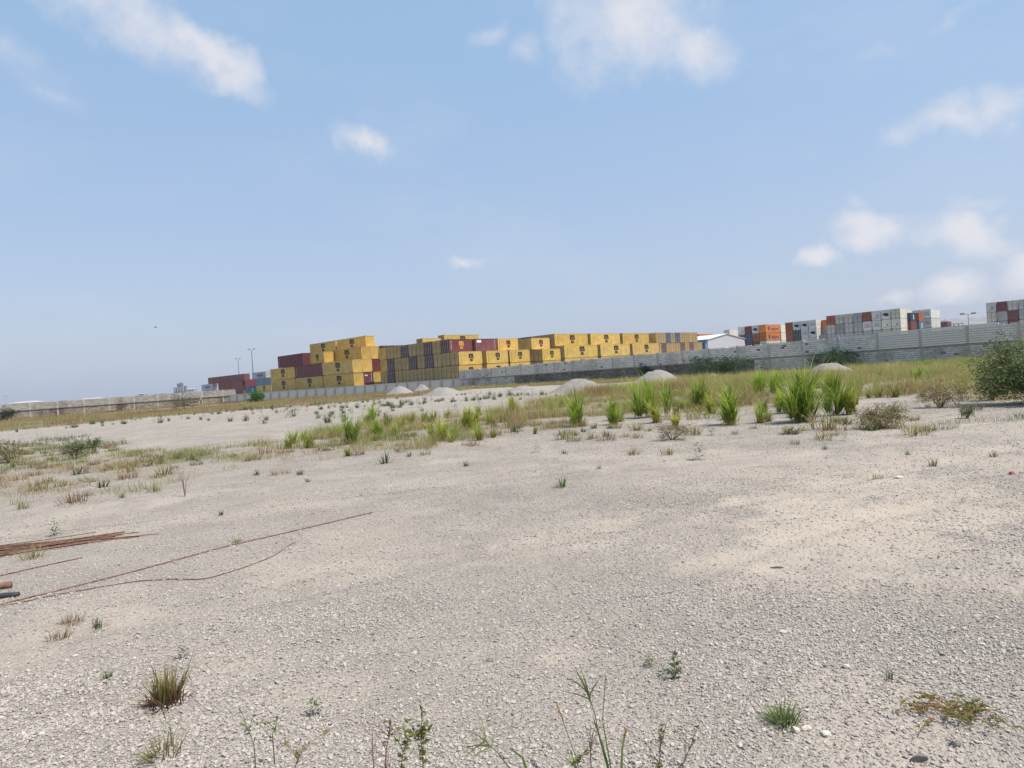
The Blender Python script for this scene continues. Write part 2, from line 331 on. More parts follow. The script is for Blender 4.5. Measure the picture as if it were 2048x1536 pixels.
def litter_at(x, y):
    n = fbm(x / 3.2, y / 3.2, 61, 4)
    l = np.zeros_like(x)
    for A, B, w in ((W1A, W1B, 5.5), (W2A, W2B, 9), (W3A, W3B, 11)):
        l = np.maximum(l, sstep(w, w * .5, dist_line(x, y, A, B) + (n - .5) * w * .7))
    wx, wy = (fbm(x / 2.2, y / 2.2, 71, 4) - .5) * 7, (fbm(x / 2.2, y / 2.2, 77, 4) - .5) * 12
    for P, k in ((Z_MID, .6), (Z_SPARSE, .25), (Z_LEFT, .25)):
        sf = np.mean([inside(P, x + wx * q_, y + wy * q_) for q_ in (.3, .6, 1.0, 1.4)], 0)
        l = np.maximum(l, sf * k * sstep(.3, .65, fbm(x / 1.1, y / 1.1, 66, 4)))
    return l * sstep(1500, 400, np.hypot(x, y))
fine = np.radians(np.arange(-50, 50.01, .22)); coarse = np.radians(np.arange(52, 309, 3.0))
ang = np.concatenate([fine, coarse]); rad = np.concatenate([[0.15], np.geomspace(.5, 30, 300), np.geomspace(30.6, 160, 110), np.geomspace(170, 4800, 34)])
AA, RR = np.meshgrid(ang, rad, indexing='ij'); gx = (RR * np.sin(AA)).ravel(); gy = (RR * np.cos(AA)).ravel()
gz = height(gx, gy)
na, nr = len(ang), len(rad)
ii, jj = np.meshgrid(np.arange(na), np.arange(nr - 1), indexing='ij'); i2 = (ii + 1) % na
F = np.stack([ii * nr + jj, ii * nr + jj + 1, i2 * nr + jj + 1, i2 * nr + jj], -1).reshape(-1, 4)
V = np.stack([gx, gy, gz], -1)
V = np.vstack([V, [[0, 0, float(gz[0])]]]); cen = len(V) - 1
F = F.tolist() + [(cen, i * nr, ((i + 1) % na) * nr) for i in range(na)]
gm = mesh('ground', V, F, smooth=True)
for nm_, fn in (('sand', sand_at), ('litter', litter_at)):
    a = gm.attributes.new(nm_, 'FLOAT', 'POINT'); a.data.foreach_set('value', np.append(fn(gx, gy), 0).astype(np.float32))
g = obj('ground', gm, mat=M_GROUND); g['kind'] = 'structure'

# container yard: paving behind the walls, raised above the waste ground
def off(A, B, d):
    t = (B - A) / np.hypot(*(B - A)); n = np.array([-t[1], t[0]]); return A + n * d, B + n * d
YARD = 1.64
a1, b1 = off(W3A, W3B, .6); a2, b2 = off(W2A, W2B, .6); a3, b3 = off(W1A, W1B, .6)
yp = [tuple(a1 - (b1 - a1) * 2), tuple(b1), tuple(a2), tuple(b2), tuple(a3), tuple(b3), (2200, 32), (2200, 3800), (-2600, 3800), (-2600, 20)]
mb = MB(); n = len(yp)
mb.poly([(x, y, YARD) for x, y in yp])
for i in range(n):
    (x1, y1), (x2, y2) = yp[i], yp[(i + 1) % n]; mb.poly([(x1, y1, -.6), (x2, y2, -.6), (x2, y2, YARD), (x1, y1, YARD)])
o = obj('yard_ground', mb.me('yard_ground'), mat=M_YARD); o['kind'] = 'structure'

# ------------------------------------------------------------------ boundary walls
def wall_root(name, A, B):
    d = B - A; return empty(name, (A[0], A[1], -.15), math.atan2(d[1], d[0])), float(np.hypot(*d))
BLK, CRS = .40, .20
def block_boxes(rects, yf, depth=.11, jit=.011):
    r = np.array(rects); n = len(r); j = rng.normal(0, jit, n)
    x0, z0, x1, z1 = r.T; y0 = yf + j + .055 * (rng.uniform(0, 1, n) < .018); y1 = np.full(n, yf + depth)
    V = np.stack([np.stack([x0, y0, z0], -1), np.stack([x1, y0, z0], -1), np.stack([x1, y0, z1], -1), np.stack([x0, y0, z1], -1),
                  np.stack([x0, y1, z0], -1), np.stack([x1, y1, z0], -1), np.stack([x1, y1, z1], -1), np.stack([x0, y1, z1], -1)], 1).reshape(-1, 3)
    q = np.array([(0, 1, 2, 3), (4, 5, 1, 0), (3, 2, 6, 7), (4, 0, 3, 7), (1, 5, 6, 2)])
    return V, (q[None] + 8 * np.arange(n)[:, None, None]).reshape(-1, 4)
def courses(t0, t1, z0, z1, skip=()):
    out = []; k = 0; z = z0
    while z < z1 - .05:
        x = t0 - (BLK / 2 if k % 2 else 0)
        while x < t1:
            a, b = max(x, t0) + .009, min(x + BLK, t1) - .009
            if b - a > .06: out.append((a, z + .013, b, min(z + CRS, z1) - .013))
            x += BLK
        z += CRS; k += 1
    return out
HB = .15                      # how far the footing sits below ground level
def block_wall(name, label, A, B, H, zsplit, post_gap, lower_mats, upper_mat, near=None):
    r, L = wall_root(name, A, B); tag(r, label, 'wall')
    H += HB; zs = zsplit + HB
    posts = list(np.arange(post_gap * .4, L, post_gap)); sk = [(p - .13, p + .13) for p in posts]
    core = MB().box(0, .09, 0, L, .22, zs - .01).box(0, -.09, zs - .005, L, .16, H - .16)
    obj('mortar_core', core.me('mortar_core'), r, M_MORTAR)
    for i, (a, b, mt) in enumerate(lower_mats):
        V, F = block_boxes(courses(a * L, b * L, 0, zs - .04, sk), .05); o = obj('lower_block_courses', mesh('lower_block_courses', V, F), r, mt); o['kind'] = 'stuff'
    up = courses(0, L, zs, H, sk); zt_ = max(u[3] for u in up); up = [u for u in up if u[3] < zt_ - .05 or random.random() > .07]
    indiv = []
    if near:
        indiv = [u for u in up if near[0] < u[0] < near[1]][:290]; s_ = set(indiv); up = [u for u in up if u not in s_]
    V, F = block_boxes(up, -.12, .16); o = obj('upper_block_courses', mesh('upper_block_courses', V, F), r, upper_mat); o['kind'] = 'stuff'
    if indiv:
        bm_ = {}
        for (x0, z0, x1, z1) in indiv:
            key = round(x1 - x0, 2)
            if key not in bm_:
                w = x1 - x0; e = .008
                bm_[key] = MB().box(0, 0, 0, w, .16, CRS - .026).me('block'); bm_[key].materials.append(upper_mat)
            o = obj('block', bm_[key], r); o.location = (x0, -.12 + random.gauss(0, .007), z0)
    pm = MB().box(-.12, .02, 0, .12, .2, zs).me('post_lower'); pm.materials.append(M_CONC)
    pu = MB().box(-.12, -.14, zs + .002, .12, .16, H + .02).me('post'); pu.materials.append(M_CONC)
    for p in posts:
        if p > L * .5: o = obj('post', pm, r); o.location = (p, 0, 0)
        o = obj('post', pu, r); o.location = (p, 0, 0)
    bmx = MB().box(0, .0, zs - .12, L, .08, zs - .008); obj('ring_beam', bmx.me('ring_beam'), r, M_CONC)
    return r, L
w1, w1L = block_wall('block_wall', 'long grey concrete block wall with overhanging upper courses before the yellow containers', W1A, W1B, 3.12, 1.62, 3.7,
                     [(0, .13, M_BLOCKL), (.13, .50, M_BLOCKD), (.50, 1, M_BLOCKL)], M_BLOCKU, near=(68, 77.5))
w3, w3L = block_wall('block_wall', 'tan stained concrete block wall running to the left edge, upper band paler', W3A, W3B, 2.85, 1.55, 4.2,
                     [(0, .3, M_BLOCKW), (.3, 1, M_BLOCKV)], M_BLOCKW)
st_ = MB().tube([(0, 0, 0), (1.2, 0, 2.7)], .09, 8); o = obj('leaning_pole', st_.me('leaning_pole'), None, M_CONC); q = W3A + (W3B - W3A) * .90
o.location = (q[0] + .2, q[1] - .75, -.1); o.rotation_euler = (-.12, 0, math.atan2(*(W3B - W3A)[::-1]))
tag(o, 'pale concrete pole leaning against the tan stained wall', 'pole')

# scrawled dark lettering on the block wall
r2, L2 = wall_root('panel_wall', W2A, W2B)
tag(r2, 'low pale precast panel wall with dark posts in front of the stacked containers', 'wall')
bay = 2.42; PH = 1.78 + HB
pan = MB().box(.12, -.0, 0, bay - .12, .08, PH - .16).me('panel'); pan.materials.append(M_PANEL)
pst = MB().box(-.1, -.07, 0, .1, .13, PH).me('post'); pst.materials.append(M_CONC)
cop = MB().box(.1, -.06, PH - .15, bay - .1, .13, PH - .03).me('coping'); cop.materials.append(M_PANEL)
k = 0
while k * bay < L2 - .3:
    for nm_, me_ in (('post', pst), ('panel', pan), ('coping', cop)):
        o = obj(nm_, me_, r2); o.location = (k * bay, 0, 0)
    k += 1
o = obj('post', pst, r2); o.location = (k * bay, 0, 0)

# ------------------------------------------------------------------ containers
def corr(length, pitch=.278, depth=.036, z0=0, z1=1, axis='x'):
    pts = [(0, 0)]; s = 0
    while s + pitch <= length + 1e-6:
        pts += [(s + .07, 0), (s + .139, depth), (s + .209, depth), (s + .278, 0)]; s += pitch
    pts.append((length, 0)); return pts
def side_wall(L, H):
    mb = MB(); pr = corr(L - .3); n0 = 0
    for (s, d) in pr: mb.v += [(.15 + s, .012 + d, .16), (.15 + s, .012 + d, H - .1)]
    for i in range(len(pr) - 1): mb.f.append((2 * i, 2 * i + 2, 2 * i + 3, 2 * i + 1))
    return mb.me('side_wall')
def end_wall(H, Wd=2.44):
    mb = MB(); pr = corr(Wd - .3, .2, .04)
    for (s, d) in pr: mb.v += [(-.012 - d, .15 + s, .16), (-.012 - d, .15 + s, H - .1)]
    for i in range(len(pr) - 1): mb.f.append((2 * i, 2 * i + 2, 2 * i + 3, 2 * i + 1))
    return mb.me('end_wall')
def frame_mesh(L, H, Wd=2.44):
    mb = MB()
    for x in (0, L - .15):
        for y in (0, Wd - .15): mb.box(x, y, .118, x + .15, y + .15, H - .118)
    for y in (0, Wd - .09): mb.box(.15, y + .015, .1, L - .15, y + .09, .2).box(.15, y, H - .1, L - .15, y + .09, H - .01)
    for x in (0, L - .1): mb.box(x, .15, .1, x + .1, Wd - .15, .2).box(x, .15, H - .11, x + .1, Wd - .15, H - .01)
    return mb.me('frame')
def castings(L, H, Wd=2.44):
    mb = MB()
    for x in (-.003, L - .175):
        for y in (-.003, Wd - .159):
            for z in (0, H - .118): mb.box(x, y, z, x + .178, y + .162, z + .118)
    return mb.me('corner_castings')
def roof_mesh(L, H, Wd=2.44): return MB().box(.1, .09, H - .06, L - .1, Wd - .09, H - .022).box(.1, .09, .06, L - .1, Wd - .09, .12).me('roof')
def door_mesh(H):
    w = 1.06; zs = [.17]; prof = [(.17, 0)]; z = .17 + .25
    step = (H - .55) / 5
    for i in range(5):
        a = .30 + i * step; prof += [(a, 0), (a + .05, .075), (a + step - .24, .075), (a + step - .14, 0)]
    prof.append((H - .12, 0)); mb = MB()
    for (z, d) in prof: mb.v += [(.02 + d, 0, z), (.02 + d, w, z)]
    for i in range(len(prof) - 1): mb.f.append((2 * i + 1, 2 * i, 2 * i + 2, 2 * i + 3))
    return mb.me('door')
def gasket_mesh(H):
    mb = MB(); w = 1.06
    mb.box(-.012, -.035, .15, .03, .02, H - .1).box(-.012, w - .02, .15, .03, w + .035, H - .1).box(-.012, .02, .15, .03, w - .02, .2).box(-.012, .02, H - .15, .03, w - .02, H - .1)
    return mb.me('gasket')
def bars_mesh(H):
    mb = MB()
    for y in (.24, .80): mb.tube([(-.015, y, .1), (-.015, y, H - .06)], .034, 6).box(-.05, y - .06, 1.05, -.02, y + .16, 1.13)
    for y in (.24, .80):
        for z in (.3, H * .5, H - .35): mb.box(-.03, y - .07, z, .01, y + .07, z + .07)
    return mb.me('locking_bars')
def smooth_side(L, H):
    mb = MB(); mb.box(.15, .02, .16, L - .15, .06, H - .1)
    x = .9
    while x < L - .5: mb.box(x, .005, .16, x + .04, .02, H - .1); x += 1.2
    return mb.me('side_wall')
KINDS = {}
for kd, L, H in (('20', 6.06, 2.59), ('40', 12.19, 2.896)):
    KINDS[kd] = dict(L=L, H=H, side=side_wall(L, H), end=end_wall(H), frame=frame_mesh(L, H), cast=castings(L, H), roof=roof_mesh(L, H), door=door_mesh(H), gasket=gasket_mesh(H), bars=bars_mesh(H))
KINDS['R'] = dict(KINDS['40'], side=smooth_side(12.19, 2.896))
for kd in KINDS.values():
    for k_, mt in (('side', M_PAINT), ('end', M_PAINT), ('frame', M_PAINT), ('cast', M_CAST), ('roof', M_PAINT), ('door', M_PAINT), ('gasket', M_CAST)):
        if not kd[k_].materials: kd[k_].materials.append(mt)
BARS = {}
for kd in ('20', '40'):
    for nm_, mt in (('paint', M_PAINT), ('steel', M_STEEL)):
        b = KINDS[kd]['bars'].copy(); b.name = 'locking_bars'; b.materials.append(mt); BARS[kd, nm_] = b
BARS['R', 'paint'] = BARS['40', 'paint']; BARS['R', 'steel'] = BARS['40', 'steel']

def text_mesh(txt, size, mat, bold=0.0, sx=1.0, shear=0.0):
    cu = bpy.data.curves.new('lettering', 'FONT'); cu.body = txt; cu.size = size; cu.offset = bold; cu.align_x = 'CENTER'; cu.align_y = 'CENTER'; cu.shear = shear; cu.resolution_u = 3
    t = bpy.data.objects.new('tmp', cu); C.objects.link(t)
    dg = bpy.context.evaluated_depsgraph_get(); me = bpy.data.meshes.new_from_object(t.evaluated_get(dg)); bpy.data.objects.remove(t); bpy.data.curves.remove(cu)
    n = len(me.vertices); co = np.zeros(n * 3, np.float32); me.vertices.foreach_get('co', co); co = co.reshape(-1, 3)
    out = np.stack([co[:, 0] * sx, co[:, 2], co[:, 1]], -1); me.vertices.foreach_set('co', out.ravel()); me.name = 'lettering'; me.materials.clear(); me.materials.append(mat); me.update(); return me
def join_me(name, parts, mat):
    V = []; F = []
    for me, (dx, dz) in parts:
        n = len(V); V += [(v.co.x + dx, v.co.y, v.co.z + dz) for v in me.vertices]; F += [tuple(n + i for i in p.vertices) for p in me.polygons]
    me = mesh(name, V, F); me.materials.append(mat); return me
def ms_logo(w, h, mat):
    """block m over sc; local x across, z up, centred"""
    mb = MB(); hm = h * .56; zb = h * .5 - hm; sl = .05 * w
    def q(x0, z0, x1, z1): mb.poly([((x0 - .5) * w + (1 - z0) * sl, 0, zb + z0 * hm), ((x1 - .5) * w + (1 - z0) * sl, 0, zb + z0 * hm), ((x1 - .5) * w + (1 - z1) * sl, 0, zb + z1 * hm), ((x0 - .5) * w + (1 - z1) * sl, 0, zb + z1 * hm)])
    for a, b in ((.0, .255), (.365, .615), (.725, .98)): q(a, .1, b, .74)
    q(0, .74, .5, .93); q(.5, .74, .98, .93); q(.08, .93, .45, 1.0); q(.54, .93, .88, 1.0); q(-.03, 0, .30, .1); q(.34, 0, .64, .1); q(.70, 0, 1.06, .1)
    m1 = mb.me('m'); m2 = text_mesh('sc', h * .56, mat, bold=h * .028, sx=1.08 * w / h * 1.2)
    return join_me('logo', [(m1, (0, 0)), (m2, (.03 * w, -h * .27))], mat)
LOGO = {('40', 'k'): ms_logo(1.8, 1.95, M_BLACK), ('20', 'k'): ms_logo(1.2, 1.5, M_BLACK), ('20', 'o'): ms_logo(1.2, 1.5, M_ORANGEP)}
LOGO['R', 'k'] = LOGO['40', 'k']
_mk = MB(); zz = -.8
while zz < .8: _mk.box(-.05, -.001, zz, .05, .001, zz + .1 + random.random() * .12); zz += .26
MARK_D = _mk.me('code_marking'); MARK_D.materials.append(plain('brown print', (.16, .09, .05), (.1, .06, .03), 3, .7)); MARK_W = MARK_D.copy(); MARK_W.materials.clear(); MARK_W.materials.append(M_WHITEP)
T_HAPAG = text_mesh('Hapag-Lloyd', 1.3, M_BLUEP, bold=.01)
_b = MB(); _b.poly([(-.55, 0, -.75), (.35, 0, -.75), (.35, 0, .75), (-.55, 0, .75)]).poly([(.35, 0, -.35), (.62, 0, -.2), (.62, 0, .6), (.35, 0, .75)])
T_HBLOCK = _b.me('emblem'); T_HBLOCK.materials.append(M_BLUEP)
T_MAERSK = text_mesh('MAERSK', 1.45, M_BLUEP, bold=.03)
T_STAR = MB(); T_STAR.poly([(-.6, 0, -.65), (.6, 0, -.65), (.6, 0, .65), (-.6, 0, .65)]); T_STAR = T_STAR.me('star_panel'); T_STAR.materials.append(M_SKYP)
_st = MB(); _st.poly([(math.sin(2 * math.pi * i / 14) * (.48 if i % 2 == 0 else .24), 0, math.cos(2 * math.pi * i / 14) * (.48 if i % 2 == 0 else .24)) for i in range(14)])
T_STAR2 = _st.me('star'); T_STAR2.materials.append(M_WHITEP)
T_TEX = text_mesh('tex', .55, M_WHITEP, bold=.02)
_p = MB(); _p.poly([(-.6, 0, -.25), (.6, 0, -.25), (.6, 0, .25), (-.6, 0, .25)]); T_PATCH = _p.me('white_patch'); T_PATCH.materials.append(M_WHITEP)
_e = MB()
for a_, b_ in (((-.5, .35), (.5, .62)), ((-.35, -.15), (.35, .28)), ((-.5, -.62), (.5, -.28))): _e.poly([(a_[0], 0, a_[1]), (b_[0], 0, a_[1]), (b_[0], 0, b_[1]), (a_[0], 0, b_[1])])
T_EMB = _e.me('emblem'); T_EMB.materials.append(M_WHITEP)
def disc(mb, y, z, r, x=-.03, k=14): mb.poly([(x, y + r * math.cos(2 * math.pi * i / k), z + r * math.sin(2 * math.pi * i / k)) for i in range(k)][::-1])
def reefer_end(style):
    mb = MB()
    if style == 'smile':
        disc(mb, 1.0, 1.25, .22); pts = []
        for i in range(9): t = -1 + i / 4; pts.append((1.22 + t * .85, .78 - .12 * (1 - t * t)))
        for i in range(8): (y0, z0), (y1, z1) = pts[i], pts[i + 1]; mb.poly([(-.03, y0, z0 - .07), (-.03, y0, z0 + .05), (-.03, y1, z1 + .05), (-.03, y1, z1 - .07)])
    elif style == 'oval':
        n = 18; mb.poly([(-.03, 1.25 + .85 * math.cos(2 * math.pi * i / n), 1.55 + .40 * math.sin(2 * math.pi * i / n)) for i in range(n)][::-1]); mb.box(-.05, .5, 1.0, -.02, 1.4, 1.22)
    else:
        for (y, z, w_, h_) in ((.85, 1.75, .26, .22), (1.25, 1.78, .2, .26), (1.6, 1.72, .22, .18), (.55, 1.15, .3, .2), (1.0, 1.12, .24, .22), (1.45, 1.1, .3, .24), (1.85, 1.18, .2, .2)): mb.box(-.05, y, z, -.02, y + w_, z + h_)
    me = mb.me('cooling_unit_openings'); me.materials.append(M_BLACK); return me
RE = {s: reefer_end(s) for s in ('smile', 'oval', 'dots')}
RPANEL = MB().box(-.015, .15, .16, .05, 2.29, 2.79).box(-.028, .2, 2.2, -.015, 2.24, 2.72).me('cooling_unit'); RPANEL.materials.append(M_PAINT)

YEL = (.60, .40, .095); YEL2 = (.55, .37, .09); MAR = (.155, .038, .045); PUR = (.105, .04, .075); ORA = (.66, .215, .045); ORD = (.42, .13, .055); WHT = (.62, .61, .57); CRM = (.68, .64, .54)
GRY = (.42, .43, .44); BLU = (.03, .09, .25); NAV = (.025, .04, .085); RED = (.40, .06, .05); BRD = (.20, .045, .045); GRN = (.02, .06, .055); SLA = (.12, .19, .27); LGR = (.40, .39, .37)
CNAME = {YEL: 'yellow', YEL2: 'dull yellow', MAR: 'maroon', PUR: 'dark purple-red', ORA: 'orange', ORD: 'faded brown-orange', WHT: 'white', CRM: 'cream', GRY: 'pale grey', BLU: 'blue', NAV: 'navy', RED: 'bright red', BRD: 'dark red', GRN: 'dark green', SLA: 'slate blue', LGR: 'light grey'}
used_labels = {}
def container(pos, z, orient, kind, color, end='door', logo=None, label='', group=None):
    """pos: world xy of the vertical edge nearest the camera. orient 'v': long side runs away to the right; 'u': away to the left.
    end: what the visible short side shows"""
    k = KINDS[kind]; L, Wd, H = k['L'], 2.44, k['H']; P = np.array(pos, float)
    door_vis = end in ('door', 'smile', 'oval', 'dots')
    if orient == 'v':
        if door_vis: o_, rz = P, math.atan2(DV[1], DV[0])
        else: o_, rz = P + L * DV + Wd * DU, math.atan2(DV[1], DV[0]) + math.pi
    else:
        if door_vis: o_, rz = P + Wd * DV, math.atan2(DU[1], DU[0])
        else: o_, rz = P + L * DU, math.atan2(-DU[1], -DU[0])
    r = empty('reefer_container' if kind == 'R' else 'shipping_container', (o_[0], o_[1], z), rz)
    jt = random.uniform(.86, 1.12); fd = random.uniform(0, .10); col = tuple((c_ * (1 - fd) + .42 * fd) * jt * random.uniform(.97, 1.03) for c_ in color)
    part = lambda nm_, me_, par=r: obj(nm_, me_, par, color=col)
    part('frame', k['frame']); part('corner_castings', k['cast'])['kind'] = 'stuff'; part('roof', k['roof'])
    part('side_wall', k['side'])
    b = part('side_wall', k['side']); b.location = (L, Wd, 0); b.rotation_euler = (0, 0, math.pi)
    e = part('end_wall', k['end']); e.location = (L, 0, 0)
    if end in ('smile', 'oval', 'dots'):
        c_ = part('cooling_unit', RPANEL); part('cooling_unit_openings', RE[end], c_)['kind'] = 'stuff'
    else:
        for y in (.155, 1.225):
            d = part('door', k['door']); d.location = (0, y, 0); part('gasket', k['gasket'], d)['kind'] = 'stuff'
            bb = part('locking_bars', BARS[kind, 'steel' if color not in (WHT, CRM, LGR, GRY, ORA, ORD) else 'paint'], d); bb['kind'] = 'stuff'
    def decal(nm_, me_, fx, fz, side):
        d = obj(nm_, me_, r)
        if side == 0: d.location = (L * fx, -.006, H * fz)
        else: d.location = (L * (1 - fx), Wd + .006, H * fz); d.rotation_euler = (0, 0, math.pi)
        if nm_ in ('code_marking', 'lettering', 'emblem', 'logo'): d['kind'] = 'stuff'
        return d
    vis_side = 0 if (orient == 'v') == door_vis else 1     # which local side faces the camera
    if orient == 'u': vis_side = 1 if door_vis else 0
    sgn = vis_side
    if logo in ('k', 'o'):
        for s in (0, 1): decal('logo', LOGO[('20' if kind == '20' else '40') if logo == 'k' else '20', logo], .52 if s == sgn else .48, .54, s)
        decal('code_marking', MARK_D if logo == 'k' else MARK_W, .09, .5, sgn)
    elif logo == 'hl':
        decal('emblem', T_HBLOCK, .22, .5, sgn); decal('lettering', T_HAPAG, .62, .48, sgn)
    elif logo == 'mk':
        decal('star_panel', T_STAR, .16, .52, sgn); d = decal('star', T_STAR2, .16, .52, sgn); d.location.y += -.004 if sgn == 0 else .004; decal('lettering', T_MAERSK, .58, .52, sgn)
    elif logo == 'pt': decal('white_patch', T_PATCH, .17, .8, sgn); decal('code_marking', MARK_W, .9, .5, sgn)
    elif logo == 'wm': decal('code_marking', MARK_W, .06, .5, sgn)
    elif logo == 'em': decal('emblem', T_EMB, .5, .5, sgn)
    elif logo == 'tex':
        d = obj('lettering', T_TEX, r); d.location = (L + .006, .65, H * .78); d.rotation_euler = (0, 0, math.pi / 2)
        d = obj('code_marking', MARK_W, r); d.location = (L + .006, 1.95, H * .6); d.rotation_euler = (0, 0, math.pi / 2)
    nm = label; k_ = used_labels.get(nm, 0); used_labels[nm] = k_ + 1
    tag(r, nm, 'container', group); return r
ORD_ = ['first', 'second', 'third', 'fourth', 'fifth', 'sixth', 'seventh', 'eighth', 'ninth', 'tenth', 'eleventh', 'twelfth', 'thirteenth']
def lab(color, what, row, idx, where): return f"{CNAME[color]} {what}, {row} row, {ORD_[idx]} {where}"

# --- middle block: 20 ft boxes, doors to the left, long sides to the right
OB = np.array([-9.71, 129.11]); S = 2.53; GB = 'containers of the middle stack'
ROWS_B = [  # from the near corner going left along the door front: colours per row
    [YEL2, YEL2, YEL2, YEL2, YEL2, YEL2, YEL2, YEL2, PUR, YEL2],
    [YEL2, YEL2, YEL2, PUR, YEL2, PUR, YEL2, YEL2, PUR, None],
    [None, PUR, YEL2, MAR, YEL2, YEL2, PUR, YEL2, YEL2, None]]
RN3 = ['bottom', 'middle', 'top']
for r_, row in enumerate(ROWS_B):
    for i, c_ in enumerate(row):
        pos = OB + DU * (i * S + (0.05 * (r_ - 1))) + DV * (random.uniform(-.08, .08) - (.12 if r_ == 0 else 0))
        if c_ is None:
            if i == 9: container(pos, YARD + r_ * 2.59, 'v', '20', YEL2, 'plain', None, lab(YEL2, 'container with plain end', RN3[r_], i, 'left of the door-front corner'), GB)
            continue
        lg = 'o' if (r_, i) == (2, 1) else ('k' if c_ in (YEL, YEL2) else None)
        cc = YEL if (i == 0 or (r_, i) == (2, 1)) and c_ is YEL2 else (MAR if (r_, i) == (2, 1) else c_)
        container(pos, YARD + r_ * 2.59, 'v', '20', cc, 'door', lg, lab(cc, 'container showing its doors', RN3[r_], i, 'left of the door-front corner'), GB)
for j, v in enumerate((7.35, 13.95, 24.1)):
    for r_ in (0, 1):
        for i in (0, 1):
            container(OB + DU * (i * S) + DV * v, YARD + r_ * 2.59, 'v', '20', YEL, 'plain' if j == 0 else 'door', 'k', f"yellow container, {RN3[r_]} row, {ORD_[j]} stack right of the door front, {['front', 'rear', 'third'][i]} one", GB)
for j, (v, c_, lg, en) in enumerate(((6.97, MAR, 'pt', 'door'), (13.32, YEL, 'k', 'plain'), (23.65, YEL, 'k', 'plain'))):
    for i in (1, 2):
        cc = c_ if i == 1 else YEL2
        container(OB + DU * (i * S) + DV * v, YARD + 2 * 2.59, 'v', '20', cc, en, lg if i == 1 else None, f"{CNAME[cc]} container, top row, {ORD_[j]} stack right of the door front, {['front', 'rear', 'third'][i - 1]} one", GB)
# boxes standing behind the middle block
GBB = 'containers behind the middle stack'
P = at_depth(888, 669.6, 175)[:2]
for r_ in range(4): container(P, YARD + r_ * 2.896, 'v', '40', YEL, 'door', 'k', f"long yellow container rising behind the middle stack, level {ORD_[r_]} from the ground", GBB)
P = at_depth(853, 683, 168)[:2]
for r_ in range(4): container(P + DU * 1.5, YARD + r_ * 2.7, 'v', '20', YEL, 'door', None, f"yellow container peeping over the door-front stack, level {ORD_[r_]} from the ground", GBB)
P = at_depth(764, 691, 153)[:2]
for r_ in range(3): container(P, YARD + r_ * 2.896, 'v', '40', MAR if r_ == 2 else YEL2, 'plain', None, f"{'maroon' if r_ == 2 else 'yellow'} container half hidden between the left and middle stacks, level {ORD_[r_]} from the ground", GBB)

# --- left block: 40 ft boxes, long sides to the left, plain ends to the right
GA = 'containers of the left stack'; OA = np.array([-33.73, 146.0]); HH = 2.896
RN4 = ['bottom', 'second', 'third', 'top']
for i, c_ in enumerate((YEL2, MAR, YEL2, YEL2)):
    container(OA + DV * (i * 2.52) + DU * -.15, YARD, 'u', '40', c_, 'plain', 'tex' if i == 1 else 'k', lab(c_, 'container of the left stack showing its end', 'bottom', i, 'from its corner'), GA)
for i, c_ in enumerate((YEL2, YEL, MAR, YEL2)):
    container(OA + DV * (i * 2.52), YARD + HH, 'u', '40', c_, 'plain', 'k' if c_ is not MAR else None, lab(c_, 'container of the left stack showing its end', 'second', i, 'from its corner'), GA)
O2 = np.array([-32.57, 150.3])
for i, c_ in enumerate((YEL2, YEL, YEL)):
    container(O2 + DV * (i * 2.52), YARD + 2 * HH, 'u', '40', c_, 'plain', 'k', lab(c_, 'container of the left stack showing its end', 'third', i, 'from its corner'), GA)
O3 = np.array([-34.42, 164.6]) - DV * 6.2 - DU * 5.6
container(np.array([-34.42, 164.6]) * .962, YARD + 3 * HH, 'u', '40', YEL, 'plain', 'k', 'topmost yellow container of the left stack, at its right-hand corner', GA)
container(np.array([-34.42, 164.6]) * .962 + DU * 12.9, YARD + 3 * HH, 'u', '40', YEL, 'plain', 'k', 'topmost yellow container of the left stack, at its left end', GA)
for i in range(2):      # what carries the top pair
    container(O2 + DU * (12.6 + .3) + DV * (2.4 + i * 2.52), YARD + 2 * HH, 'u', '40', YEL, 'plain', None, lab(YEL, 'container under the topmost left pair', 'third', i, 'in depth'), GA)
# second bay further left
container(OA + DU * 12.75 + DV * .2, YARD, 'u', '40', YEL2, 'plain', 'k', 'yellow container at the foot of the left stack, below a maroon one', GA)
container(OA + DU * 12.75 + DV * .2, YARD + HH, 'u', '40', MAR, 'plain', 'wm', 'maroon container of the left stack between two yellow ones in its row', GA)
container(OA + DU * 12.65 + DV * .9, YARD + 2 * HH, 'u', '20', YEL, 'plain', 'k', 'short bright yellow container resting on the maroon one of the left stack', GA)
container(OA + DU * 25.5 + DV * .4, YARD, 'u', '40', YEL2, 'plain', 'k', 'yellow container at the foot of the left stack, left of its maroon column', GA)
container(OA + DU * 25.5 + DV * .4, YARD + HH, 'u', '40', YEL2, 'plain', 'k', 'yellow container in the second row at the left end of the left stack', GA)
container(OA + DU * 20.6 + DV * .1, YARD + 2 * HH, 'u', '40', MAR, 'plain', 'wm', 'maroon container topping the left end of the left stack', GA)
for i in range(2):
    container(OA + DU * 25.5 + DV * (2.9 + 2.52 * i), YARD, 'u', '40', YEL2, 'plain', None, lab(YEL2, 'container behind the left stack end', 'bottom', i, 'in depth'), GA)

